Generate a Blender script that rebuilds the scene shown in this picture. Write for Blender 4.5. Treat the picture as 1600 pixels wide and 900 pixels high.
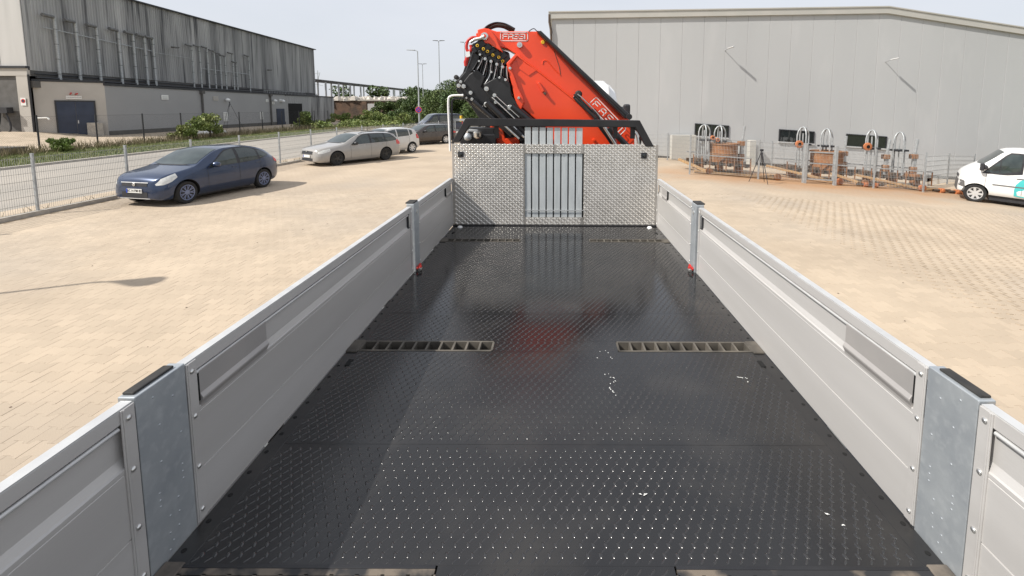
import bpy, bmesh, math, random
import numpy as np
from mathutils import Vector, Matrix
rad = math.radians
for o in list(bpy.data.objects): bpy.data.objects.remove(o)
scene = bpy.context.scene
C = scene.collection
random.seed(7); RNG = np.random.default_rng(7)

# ---------------------------------------------------------------- camera
cam_d = bpy.data.cameras.new("camera"); cam = bpy.data.objects.new("camera", cam_d); C.objects.link(cam)
scene.camera = cam
cam_d.sensor_width = 36.0; cam_d.lens = 16.2
cam_d.shift_x = -0.04126; cam_d.shift_y = -0.1313
cam_d.clip_start = 0.05; cam_d.clip_end = 3000
cam.matrix_world = Matrix.Translation((-0.01, 0, 2.741)) @ Matrix.Rotation(rad(90 - 5.786), 4, 'X') @ Matrix.Rotation(rad(0.205), 4, 'Z')
scene.render.resolution_x = 1024; scene.render.resolution_y = 576

# ---------------------------------------------------------------- sun and sky
SUN_TRAVEL = Vector((1.0, 0.46, -1.09)).normalized()
to_sun = -SUN_TRAVEL
sd = bpy.data.lights.new("sun", 'SUN'); sd.energy = 4.6; sd.angle = rad(0.53); sd.color = (1.0, 0.955, 0.885)
sun = bpy.data.objects.new("sun", sd); C.objects.link(sun)
sun.rotation_euler = to_sun.to_track_quat('Z', 'Y').to_euler()
world = bpy.data.worlds.new("World"); scene.world = world; world.use_nodes = True
wn = world.node_tree.nodes; wl = world.node_tree.links
bg = wn["Background"]; bg.inputs[1].default_value = 0.1
sky = wn.new("ShaderNodeTexSky"); sky.sky_type = 'NISHITA'; sky.sun_disc = False
sky.sun_elevation = math.asin(to_sun.z); sky.sun_rotation = math.atan2(to_sun.x, to_sun.y)
sky.dust_density = 2.0; sky.air_density = 1.2; sky.ozone_density = 1.0
tc = wn.new("ShaderNodeTexCoord"); mp = wn.new("ShaderNodeMapping"); mp.inputs['Scale'].default_value = (1.0, 1.0, 3.5)
nz = wn.new("ShaderNodeTexNoise"); nz.inputs['Scale'].default_value = 1.6; nz.inputs['Detail'].default_value = 5; nz.inputs['Roughness'].default_value = 0.5
cr = wn.new("ShaderNodeValToRGB"); cr.color_ramp.elements[0].position = 0.30; cr.color_ramp.elements[1].position = 0.72
cr.color_ramp.elements[0].color = (0.74, 0.74, 0.74, 1); cr.color_ramp.elements[1].color = (0.96, 0.96, 0.96, 1)
mx = wn.new("ShaderNodeMix"); mx.data_type = 'RGBA'
mx.inputs[7].default_value = (6.55, 6.8, 7.35, 1)
wl.new(tc.outputs['Generated'], mp.inputs[0]); wl.new(mp.outputs[0], nz.inputs[0]); wl.new(nz.outputs[0], cr.inputs[0])
wl.new(cr.outputs[0], mx.inputs[0]); wl.new(sky.outputs[0], mx.inputs[6]); wl.new(mx.outputs[2], bg.inputs[0])
scene.view_settings.view_transform = 'Standard'; scene.view_settings.look = 'None'
scene.view_settings.exposure = 0.28; scene.view_settings.gamma = 1.0; scene.view_settings.use_curve_mapping = False

# ---------------------------------------------------------------- terrain height
def g(x, y):
    r = 0.0
    if x > 5.8: r = -0.072 * (x - 5.8)
    if x > 26: r = -0.072 * 20.2
    if x < -29: r = 0.13 * min(1, (-29 - x) / 9.0)
    if x < -38: r = 0.13 + 0.5 * min(1, (-38 - x) / 3.0) * max(0, min(1, (60 - y) / 15.0))
    return r

# ---------------------------------------------------------------- materials
MATS = {}
def mat(name, c1, c2=None, rough=0.5, metal=0.0, scale=6.0, detail=4, bump=0.0, bscale=None, stretch=(1, 1, 1), rnd=0.0,
        rough2=None, coat=0.0, contrast=(0.35, 0.65), spec=None, mottle=None, world_pos=False):
    if name in MATS: return MATS[name]
    m = bpy.data.materials.new(name); m.use_nodes = True; MATS[name] = m
    n = m.node_tree.nodes; l = m.node_tree.links; b = n["Principled BSDF"]
    b.inputs['Roughness'].default_value = rough; b.inputs['Metallic'].default_value = metal
    if coat: b.inputs['Coat Weight'].default_value = coat; b.inputs['Coat Roughness'].default_value = 0.06
    if spec is not None: b.inputs['Specular IOR Level'].default_value = spec
    if c2 is None: c2 = tuple(x * 0.8 for x in c1)
    if world_pos:
        geo = n.new("ShaderNodeNewGeometry"); src = geo.outputs['Position']
    else:
        t = n.new("ShaderNodeTexCoord"); src = t.outputs['Object']
    mpn = n.new("ShaderNodeMapping"); mpn.inputs['Scale'].default_value = stretch; l.new(src, mpn.inputs[0])
    no = n.new("ShaderNodeTexNoise"); no.inputs['Scale'].default_value = scale; no.inputs['Detail'].default_value = detail
    l.new(mpn.outputs[0], no.inputs[0])
    r = n.new("ShaderNodeValToRGB"); r.color_ramp.elements[0].position = contrast[0]; r.color_ramp.elements[1].position = contrast[1]
    r.color_ramp.elements[0].color = (*c1, 1); r.color_ramp.elements[1].color = (*c2, 1)
    l.new(no.outputs[0], r.inputs[0]); col = r.outputs[0]
    if mottle:
        mc, ms, lo, hi = mottle
        n2 = n.new("ShaderNodeTexNoise"); n2.inputs['Scale'].default_value = ms; n2.inputs['Detail'].default_value = 6
        l.new(mpn.outputs[0], n2.inputs[0])
        mr = n.new("ShaderNodeMapRange"); mr.inputs[1].default_value = lo; mr.inputs[2].default_value = hi; l.new(n2.outputs[0], mr.inputs[0])
        mm = n.new("ShaderNodeMix"); mm.data_type = 'RGBA'; mm.inputs[7].default_value = (*mc, 1)
        l.new(mr.outputs[0], mm.inputs[0]); l.new(col, mm.inputs[6]); col = mm.outputs[2]
    if rnd:
        at = n.new("ShaderNodeAttribute"); at.attribute_name = "rnd"
        oi = n.new("ShaderNodeObjectInfo")
        ad = n.new("ShaderNodeMath"); ad.operation = 'ADD'; l.new(at.outputs['Fac'], ad.inputs[0]); l.new(oi.outputs['Random'], ad.inputs[1])
        fr = n.new("ShaderNodeMath"); fr.operation = 'FRACT'; l.new(ad.outputs[0], fr.inputs[0])
        mr = n.new("ShaderNodeMapRange"); mr.inputs[3].default_value = 1 - rnd; mr.inputs[4].default_value = 1 + rnd; l.new(fr.outputs[0], mr.inputs[0])
        hs = n.new("ShaderNodeHueSaturation"); l.new(mr.outputs[0], hs.inputs['Value']); l.new(col, hs.inputs['Color']); col = hs.outputs[0]
    l.new(col, b.inputs['Base Color'])
    if rough2 is not None:
        mr = n.new("ShaderNodeMapRange"); mr.inputs[3].default_value = rough; mr.inputs[4].default_value = rough2
        l.new(no.outputs[0], mr.inputs[0]); l.new(mr.outputs[0], b.inputs['Roughness'])
    if bump:
        bn = n.new("ShaderNodeTexNoise"); bn.inputs['Scale'].default_value = bscale or scale * 4; bn.inputs['Detail'].default_value = 3
        l.new(mpn.outputs[0], bn.inputs[0])
        bu = n.new("ShaderNodeBump"); bu.inputs['Strength'].default_value = 1.0; bu.inputs['Distance'].default_value = bump
        l.new(bn.outputs[0], bu.inputs['Height']); l.new(bu.outputs[0], b.inputs['Normal'])
    return m

M_red = mat('crane_red', (0.82, 0.066, 0.014), (0.76, 0.056, 0.013), 0.30, coat=0.4, scale=2)
M_blackpaint = mat('black_paint', (0.012, 0.012, 0.014), (0.02, 0.02, 0.022), 0.38, scale=5)
M_black_gloss = mat('black_hose', (0.010, 0.010, 0.012), (0.018, 0.018, 0.02), 0.28, scale=9)
M_rubber = mat('rubber', (0.018, 0.018, 0.018), (0.035, 0.033, 0.03), 0.75, scale=20, bump=0.001)
M_galv = mat('galvanised_steel', (0.38, 0.41, 0.44), (0.46, 0.49, 0.51), 0.42, 0.55, scale=7, detail=8, mottle=((0.52, 0.55, 0.57), 30, 0.50, 0.8), rough2=0.55, bump=0.0006, bscale=60)
M_galvpost = mat('galvanised_post', (0.34, 0.355, 0.36), (0.45, 0.465, 0.47), 0.5, 0.4, scale=9)
M_alu = mat('anodised_aluminium', (0.50, 0.485, 0.47), (0.56, 0.545, 0.53), 0.44, 0.30, scale=1.6, stretch=(1, .25, 3), rough2=0.54, bump=0.0003, bscale=120, mottle=((0.455, 0.44, 0.42), 1.3, 0.52, 0.80))
M_alu_rail = mat('aluminium_rail', (0.62, 0.62, 0.61), (0.54, 0.54, 0.54), 0.40, 0.35, scale=12)
M_alu_tread = mat('aluminium_tread', (0.42, 0.40, 0.37), (0.50, 0.475, 0.445), 0.34, 0.65, scale=9, rough2=0.5, mottle=((0.36, 0.34, 0.31), 5, 0.52, 0.7))  # headboard sheet toned down so its lugs seem to catch the sun
M_alu_lug_lit = mat('aluminium_tread_lug_lit', (0.70, 0.67, 0.625), (0.77, 0.74, 0.69), 0.3, 0.6, scale=9)  # paler than the sheet: sun on the raised pattern put into the colour
M_steel = mat('bright_steel', (0.62, 0.62, 0.61), (0.74, 0.74, 0.72), 0.28, 0.9, scale=30)
M_floor = mat('black_floor_plate', (0.011, 0.011, 0.012), (0.017, 0.0165, 0.017), 0.13, 0.0, scale=2.2, detail=8, rough2=0.30, bump=0.0002, bscale=220, mottle=((0.030, 0.028, 0.026), 3.3, 0.52, 0.78), spec=0.58)
M_lug = mat('black_floor_lug', (0.014, 0.014, 0.015), (0.024, 0.023, 0.024), 0.16, 0.0, scale=3.0, detail=6, spec=0.8)
M_dirt = mat('dirty_steel', (0.16, 0.135, 0.11), (0.05, 0.045, 0.04), 0.8, scale=11, detail=8, bump=0.0015)
M_hole = mat('hole_black', (0.004, 0.004, 0.004), (0.005, 0.005, 0.005), 0.9)
M_white = mat('white_paint', (0.80, 0.80, 0.79), (0.76, 0.76, 0.75), 0.3, coat=0.3)
M_paver = mat('concrete_paver', (0.475, 0.385, 0.285), (0.40, 0.322, 0.238), 0.85, scale=0.55, detail=7, rnd=0.06, bump=0.0012, bscale=90, world_pos=True, mottle=((0.375, 0.315, 0.25), 0.23, 0.50, 0.75))
M_joint = mat('joint_sand', (0.34, 0.265, 0.185), (0.26, 0.20, 0.14), 0.95, scale=9, detail=8, bump=0.002, world_pos=True)
M_asph = mat('road_concrete', (0.36, 0.325, 0.28), (0.30, 0.275, 0.24), 0.9, scale=0.5, detail=8, bump=0.002, bscale=40, world_pos=True, stretch=(1, .3, 1))
M_kerb = mat('kerb_concrete', (0.47, 0.43, 0.37), (0.36, 0.33, 0.29), 0.85, scale=5, bump=0.002)
M_sandyard = mat('sandy_yard', (0.48, 0.39, 0.29), (0.37, 0.30, 0.22), 0.95, scale=0.9, detail=8, bump=0.01, bscale=8, world_pos=True)
M_grassbase = mat('grass_ground', (0.085, 0.115, 0.03), (0.17, 0.16, 0.07), 0.95, scale=1.6, detail=8, bump=0.03, bscale=12, world_pos=True)
M_grass = mat('grass_blades', (0.09, 0.14, 0.03), (0.20, 0.20, 0.075), 0.8, scale=1.2, rnd=0.35, world_pos=True)
M_leaf = mat('leaves', (0.045, 0.082, 0.018), (0.085, 0.125, 0.03), 0.6, scale=0.6, rnd=0.5, world_pos=True)
M_leafl = mat('light_leaves', (0.13, 0.19, 0.04), (0.19, 0.21, 0.06), 0.6, scale=1.0, rnd=0.4, world_pos=True)
M_dry = mat('dry_stems', (0.24, 0.20, 0.11), (0.16, 0.13, 0.08), 0.9, scale=1.0, rnd=0.3, world_pos=True)
M_bark = mat('bark', (0.10, 0.075, 0.05), (0.06, 0.045, 0.03), 0.9, scale=9, bump=0.01)
M_hall = mat('grey_sandwich_panel', (0.47, 0.475, 0.475), (0.43, 0.435, 0.436), 0.45, 0.0, scale=0.25, detail=6, stretch=(1, 1, .3), bump=0.0015, bscale=0.9, mottle=((0.50, 0.50, 0.498), 0.8, 0.55, 0.75))
M_halltrim = mat('grey_roof_trim', (0.50, 0.48, 0.44), (0.46, 0.45, 0.41), 0.4, 0.1, scale=1)
M_plinth = mat('dark_plinth', (0.12, 0.115, 0.11), (0.09, 0.086, 0.08), 0.8, scale=2)
M_clad = mat('dark_corrugated_cladding', (0.17, 0.172, 0.174), (0.50, 0.495, 0.485), 0.6, 0.0, scale=0.55, detail=9, stretch=(1, 1.6, .10), contrast=(0.28, 0.72), mottle=((0.085, 0.086, 0.09), 1.1, 0.50, 0.68))
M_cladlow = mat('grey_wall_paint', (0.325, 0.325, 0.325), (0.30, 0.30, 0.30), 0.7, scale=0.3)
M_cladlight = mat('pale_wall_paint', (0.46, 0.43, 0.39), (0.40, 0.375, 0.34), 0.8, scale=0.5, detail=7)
M_facade = mat('pale_cladding', (0.54, 0.525, 0.505), (0.46, 0.45, 0.43), 0.6, scale=0.6, stretch=(2, 1, .2), detail=7)
M_navy = mat('navy_door', (0.018, 0.028, 0.055), (0.03, 0.042, 0.075), 0.45, scale=1.2)
M_darktrim = mat('dark_trim', (0.02, 0.021, 0.025), (0.03, 0.03, 0.034), 0.5)
M_glass = mat('dark_glass', (0.012, 0.015, 0.016), (0.02, 0.024, 0.024), 0.04, spec=0.8)
M_carglass = mat('car_glass', (0.020, 0.030, 0.030), (0.045, 0.06, 0.058), 0.03, spec=0.9, scale=3)
M_tyre = mat('tyre', (0.012, 0.012, 0.012), (0.02, 0.02, 0.02), 0.8, scale=10)
M_rust = mat('rusty_steel', (0.30, 0.13, 0.05), (0.19, 0.085, 0.035), 0.85, scale=3, detail=8, bump=0.003, mottle=((0.33, 0.19, 0.10), 5, 0.5, 0.8))
M_rustdark = mat('dark_dirty_steel', (0.05, 0.04, 0.033), (0.11, 0.07, 0.045), 0.8, scale=4, detail=6)
M_orange = mat('orange_paint', (0.52, 0.17, 0.06), (0.33, 0.13, 0.06), 0.5, scale=6)
M_yellow = mat('yellow_paint', (0.80, 0.52, 0.04), (0.72, 0.46, 0.03), 0.45)
M_timber = mat('weathered_timber', (0.42, 0.27, 0.13), (0.26, 0.16, 0.085), 0.85, scale=4, stretch=(1, 6, 6))
M_redlatch = mat('red_latch', (0.60, 0.03, 0.02), (0.45, 0.025, 0.02), 0.4)
M_teal = mat('teal_print', (0.07, 0.50, 0.50), (0.07, 0.47, 0.48), 0.35)
M_plate = mat('plate_white', (0.75, 0.75, 0.72), (0.70, 0.70, 0.68), 0.5)
M_blueprint = mat('blue_print', (0.02, 0.06, 0.40), (0.02, 0.05, 0.36), 0.5)
M_redprint = mat('red_print', (0.60, 0.03, 0.03), (0.55, 0.03, 0.03), 0.5)
M_headl = mat('headlight_glass', (0.55, 0.56, 0.54), (0.70, 0.71, 0.69), 0.08, scale=14, coat=0.5)
M_taill = mat('taillight_glass', (0.60, 0.03, 0.02), (0.50, 0.02, 0.02), 0.15, coat=0.5)
M_stone = mat('white_rubble', (0.62, 0.58, 0.52), (0.48, 0.44, 0.39), 0.9, scale=0.7, rnd=0.2, world_pos=True)
M_wallstone = mat('overgrown_wall', (0.17, 0.105, 0.07), (0.09, 0.065, 0.05), 0.95, scale=0.8, detail=9, bump=0.05, bscale=3)
M_farhill = mat('far_fields', (0.10, 0.13, 0.05), (0.16, 0.16, 0.08), 0.95, scale=0.02, world_pos=True)

def wet(m, dry, wetr, y0=2.0, y1=3.4):
    n = m.node_tree.nodes; l = m.node_tree.links; b = n["Principled BSDF"]
    geo = n.new("ShaderNodeNewGeometry"); sp = n.new("ShaderNodeSeparateXYZ"); l.new(geo.outputs['Position'], sp.inputs[0])
    no = n.new("ShaderNodeTexNoise"); no.inputs['Scale'].default_value = 1.1; no.inputs['Detail'].default_value = 5; l.new(geo.outputs['Position'], no.inputs[0])
    ma = n.new("ShaderNodeMath"); ma.operation = 'MULTIPLY_ADD'; ma.inputs[1].default_value = 3.2; l.new(no.outputs[0], ma.inputs[0]); l.new(sp.outputs[1], ma.inputs[2])
    mr = n.new("ShaderNodeMapRange"); mr.inputs[1].default_value = y0 + 1.6; mr.inputs[2].default_value = y1 + 1.6; mr.inputs[3].default_value = dry; mr.inputs[4].default_value = wetr; l.new(ma.outputs[0], mr.inputs[0])
    for k in list(b.inputs['Roughness'].links): l.remove(k)
    l.new(mr.outputs[0], b.inputs['Roughness'])
wet(M_floor, 0.30, 0.07); wet(M_lug, 0.20, 0.08)
M_slat = mat('galvanised_slat', (0.50, 0.53, 0.54), (0.58, 0.61, 0.62), 0.42, 0.35, scale=5, stretch=(6, 6, 1), detail=6)

# ---------------------------------------------------------------- helpers
def tag(o, label=None, cat=None, group=None, kind=None):
    if label: o['label'] = label
    if cat: o['category'] = cat
    if group: o['group'] = group
    if kind: o['kind'] = kind
    return o
def empty(name, loc, rz=0.0, label=None, cat=None, group=None):
    o = bpy.data.objects.new(name, None); o.empty_display_size = 0.2; C.objects.link(o)
    o.location = loc; o.rotation_euler = (0, 0, rz); tag(o, label, cat, group); return o
def copy_tree(o, parent=None):
    c = o.copy(); C.objects.link(c); c.parent = parent
    for ch in o.children: copy_tree(ch, c)
    return c
class MB:
    def __init__(s): s.v = []; s.f = []
    def add(s, V, F):
        k = len(s.v); s.v += [tuple(map(float, p)) for p in V]; s.f += [tuple(i + k for i in f) for f in F]; return s
    def box(s, x0, x1, y0, y1, z0, z1):
        V = [(x0, y0, z0), (x1, y0, z0), (x1, y1, z0), (x0, y1, z0), (x0, y0, z1), (x1, y0, z1), (x1, y1, z1), (x0, y1, z1)]
        return s.add(V, [(0, 3, 2, 1), (4, 5, 6, 7), (0, 1, 5, 4), (1, 2, 6, 5), (2, 3, 7, 6), (3, 0, 4, 7)])
    def bar(s, p, q, w, h, up=(0, 0, 1)):
        p = Vector(p); q = Vector(q); d = (q - p).normalized(); u = Vector(up)
        a = d.cross(u)
        if a.length < 1e-4: a = d.cross(Vector((0, 1, 0)))
        a.normalize(); b = a.cross(d).normalized()
        V = []
        for e in (p, q):
            for i, j in ((-1, -1), (1, -1), (1, 1), (-1, 1)): V.append(e + a * (i * w / 2) + b * (j * h / 2))
        return s.add(V, [(0, 3, 2, 1), (4, 5, 6, 7), (0, 1, 5, 4), (1, 2, 6, 5), (2, 3, 7, 6), (3, 0, 4, 7)])
    def cyl(s, p, q, r, n=12, r2=None, cap=True):
        p = Vector(p); q = Vector(q); d = (q - p).normalized(); r2 = r if r2 is None else r2
        a = d.orthogonal().normalized(); b = d.cross(a)
        V = []
        for e, rr in ((p, r), (q, r2)):
            for i in range(n):
                t = 2 * math.pi * i / n; V.append(e + a * (rr * math.cos(t)) + b * (rr * math.sin(t)))
        F = [(i, (i + 1) % n, n + (i + 1) % n, n + i) for i in range(n)]
        if cap: F += [tuple(range(n))[::-1], tuple(range(n, 2 * n))]
        return s.add(V, F)
    def tube(s, pts, r, n=8, close=False):
        pts = [Vector(p) for p in pts]; N = len(pts); V = []; F = []
        prev = None
        for i, p in enumerate(pts):
            if close: d = pts[(i + 1) % N] - pts[i - 1]
            else: d = pts[min(i + 1, N - 1)] - pts[max(i - 1, 0)]
            d.normalize()
            a = d.orthogonal() if prev is None else (prev - d * prev.dot(d))
            a.normalize(); prev = a; b = d.cross(a)
            rr = r[i] if isinstance(r, (list, tuple)) else r
            for k in range(n):
                t = 2 * math.pi * k / n; V.append(p + a * (rr * math.cos(t)) + b * (rr * math.sin(t)))
        m = N if close else N - 1
        for i in range(m):
            j = (i + 1) % N
            for k in range(n): F.append((i * n + k, i * n + (k + 1) % n, j * n + (k + 1) % n, j * n + k))
        if not close: F += [tuple(range(n))[::-1], tuple(range((N - 1) * n, N * n))]
        return s.add(V, F)
    def prism(s, poly, a, b, axis='Y'):
        """poly of 2D points in the plane across the axis; from a to b along it"""
        n = len(poly); V = []
        for t in (a, b):
            for (u, w) in poly:
                V.append({'Y': (u, t, w), 'X': (t, u, w), 'Z': (u, w, t)}[axis])
        F = [tuple(range(n)), tuple(range(2 * n - 1, n - 1, -1))] + [(i, n + i, n + (i + 1) % n, (i + 1) % n) for i in range(n)]
        return s.add(V, F)
    def lathe(s, c, axis, prof, n=20):
        """prof: (along axis, radius)"""
        c = Vector(c); d = Vector(axis).normalized(); a = d.orthogonal().normalized(); b = d.cross(a); V = []; F = []
        for (h, r) in prof:
            for i in range(n):
                t = 2 * math.pi * i / n; V.append(c + d * h + a * (r * math.cos(t)) + b * (r * math.sin(t)))
        for k in range(len(prof) - 1):
            for i in range(n): F.append((k * n + i, k * n + (i + 1) % n, (k + 1) * n + (i + 1) % n, (k + 1) * n + i))
        F += [tuple(range(n))[::-1], tuple(range((len(prof) - 1) * n, len(prof) * n))]
        return s.add(V, F)
    def build(s, name, m, parent=None, bevel=0.0, smooth=None, label=None, kind=None, loc=None, seg=2):
        me = bpy.data.meshes.new(name); me.from_pydata(s.v, [], s.f)
        bm = bmesh.new(); bm.from_mesh(me); bmesh.ops.recalc_face_normals(bm, faces=bm.faces); bm.to_mesh(me); bm.free()
        for mm in (m if isinstance(m, (list, tuple)) else [m]): me.materials.append(mm)
        if smooth:
            me.polygons.foreach_set('use_smooth', [True] * len(me.polygons)); me.set_sharp_from_angle(angle=rad(smooth))
        o = bpy.data.objects.new(name, me); C.objects.link(o); o.parent = parent
        if loc is not None: o.location = loc
        if bevel:
            bv = o.modifiers.new('bevel', 'BEVEL'); bv.width = bevel; bv.segments = seg; bv.limit_method = 'ANGLE'; bv.angle_limit = rad(35)
        tag(o, label, None, None, kind); return o
def fast(name, V, F, m, parent=None, rnd=None, smooth=False, kind=None, label=None):
    V = np.asarray(V, np.float32); F = np.asarray(F, np.int32); k = F.shape[1]
    me = bpy.data.meshes.new(name); me.vertices.add(len(V)); me.vertices.foreach_set('co', V.ravel())
    me.loops.add(F.size); me.loops.foreach_set('vertex_index', F.ravel())
    me.polygons.add(len(F)); me.polygons.foreach_set('loop_start', np.arange(0, F.size, k, dtype=np.int32))
    me.update(calc_edges=True)
    if rnd is not None:
        a = me.attributes.new('rnd', 'FLOAT', 'FACE'); a.data.foreach_set('value', np.asarray(rnd, np.float32))
    me.polygons.foreach_set('use_smooth', np.full(len(F), bool(smooth)))
    me.materials.append(m)
    o = bpy.data.objects.new(name, me); C.objects.link(o); o.parent = parent; tag(o, label, None, None, kind); return o
def stamp(tv, tf, P, R=None):
    """copies template verts tv (n,3), faces tf (m,k) at P (N,3), R (N,3,3) optional"""
    tv = np.asarray(tv, float); tf = np.asarray(tf); P = np.asarray(P, float); N = len(P)
    V = np.broadcast_to(tv, (N,) + tv.shape) if R is None else np.einsum('nij,kj->nki', R, tv)
    V = V + P[:, None, :]
    F = tf[None] + (np.arange(N) * len(tv))[:, None, None]
    return V.reshape(-1, 3), F.reshape(-1, tf.shape[1])
def leaf_cloud(cs, n, size, flat=0.0):
    """cs: (x,y,z,rx,ry,rz); leaves sit in the outer half of each ellipsoid"""
    cs = np.array(cs, float); vol = cs[:, 3] * cs[:, 4] + cs[:, 4] * cs[:, 5]; idx = RNG.choice(len(cs), n, p=vol / vol.sum())
    d = RNG.normal(size=(n, 3)); d /= np.linalg.norm(d, axis=1)[:, None]
    r = RNG.uniform(0.45, 1.06, n) ** 0.6
    P = cs[idx, :3] + d * r[:, None] * cs[idx, 3:6]
    a = RNG.normal(size=(n, 3)); a /= np.linalg.norm(a, axis=1)[:, None]
    b = np.cross(a, RNG.normal(size=(n, 3))); b /= np.linalg.norm(b, axis=1)[:, None]
    s = size * RNG.uniform(0.6, 1.4, n)[:, None]
    V = np.stack([P - a * s, P + b * s * .5, P + a * s, P - b * s * .5], 1).reshape(-1, 3)
    F = np.arange(4 * n).reshape(n, 4)
    return V, F, RNG.uniform(0, 1, n)
def blades(xy, h, w, lean=0.3):
    n = len(xy); ang = RNG.uniform(0, 6.283, n); hh = h * RNG.uniform(0.5, 1.3, n)
    z = np.array([g(x, y) for x, y in xy]); P = np.column_stack([xy, z])
    a = np.column_stack([np.cos(ang), np.sin(ang), np.zeros(n)]) * w
    t = np.column_stack([RNG.normal(0, lean, n) * hh, RNG.normal(0, lean, n) * hh, hh])
    V = np.stack([P - a, P + a, P + t], 1).reshape(-1, 3); F = np.arange(3 * n).reshape(n, 3)
    return V, F, RNG.uniform(0, 1, n)
def text_mesh(name, s, size, m, parent, mw, depth=0.001, bold=0.0):
    cu = bpy.data.curves.new(name, 'FONT'); cu.body = s; cu.size = size; cu.extrude = depth; cu.offset = bold; cu.align_x = 'CENTER'; cu.align_y = 'CENTER'
    t = bpy.data.objects.new(name, cu); C.objects.link(t)
    me = bpy.data.meshes.new_from_object(t.evaluated_get(bpy.context.evaluated_depsgraph_get())); bpy.data.objects.remove(t)
    me.materials.clear(); me.materials.append(m)
    o = bpy.data.objects.new(name, me); C.objects.link(o); o.parent = parent; o.matrix_local = mw; return o
def smoothline(pts, n):
    """Catmull-Rom through points"""
    P = [Vector(p) for p in pts]; P = [P[0] * 2 - P[1]] + P + [P[-1] * 2 - P[-2]]; out = []
    for i in range(1, len(P) - 2):
        for k in range(n):
            t = k / n; a, b, c, d = P[i - 1:i + 3]
            out.append(0.5 * ((2 * b) + (c - a) * t + (2 * a - 5 * b + 4 * c - d) * t * t + (3 * b - a - 3 * c + d) * t ** 3))
    out.append(P[-2]); return out
# ================================================================ SETTING
# ground sheet reaching the horizon
xs = np.concatenate([[-1500, -400, -150, -80], np.arange(-60, 40.1, 2.0), [60, 150, 400, 1500]])
ys = np.concatenate([[-1500, -300, -60], np.arange(-20, 100.1, 5.0), [150, 400, 1500]])
V = [(x, y, g(x, y) - 0.03) for y in ys for x in xs]; nx = len(xs)
F = [(j * nx + i, j * nx + i + 1, (j + 1) * nx + i + 1, (j + 1) * nx + i) for j in range(len(ys) - 1) for i in range(nx - 1)]
o = fast('ground', V, F, M_farhill); tag(o, None, None, None, 'structure')
def sheet(name, x0, x1, y0, y1, dz, m, step=1.0, parent=None):
    xs = np.linspace(x0, x1, max(2, int((x1 - x0) / step) + 1)); ys = np.linspace(y0, y1, max(2, int((y1 - y0) / step) + 1)); nx = len(xs)
    V = [(x, y, g(x, y) + dz) for y in ys for x in xs]
    F = [(j * nx + i, j * nx + i + 1, (j + 1) * nx + i + 1, (j + 1) * nx + i) for j in range(len(ys) - 1) for i in range(nx - 1)]
    return tag(fast(name, V, F, m, parent), None, None, None, 'structure')
# kerb / fence line to the left of the yard: x as a function of y
FL = [(-25, -13.05), (12, -12.95), (19, -12.8), (26, -12.3), (32, -11.3), (38, -9.7), (44, -7.6), (60, -1.0)]
def fx(y): return float(np.interp(y, [p[0] for p in FL], [p[1] for p in FL]))
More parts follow.
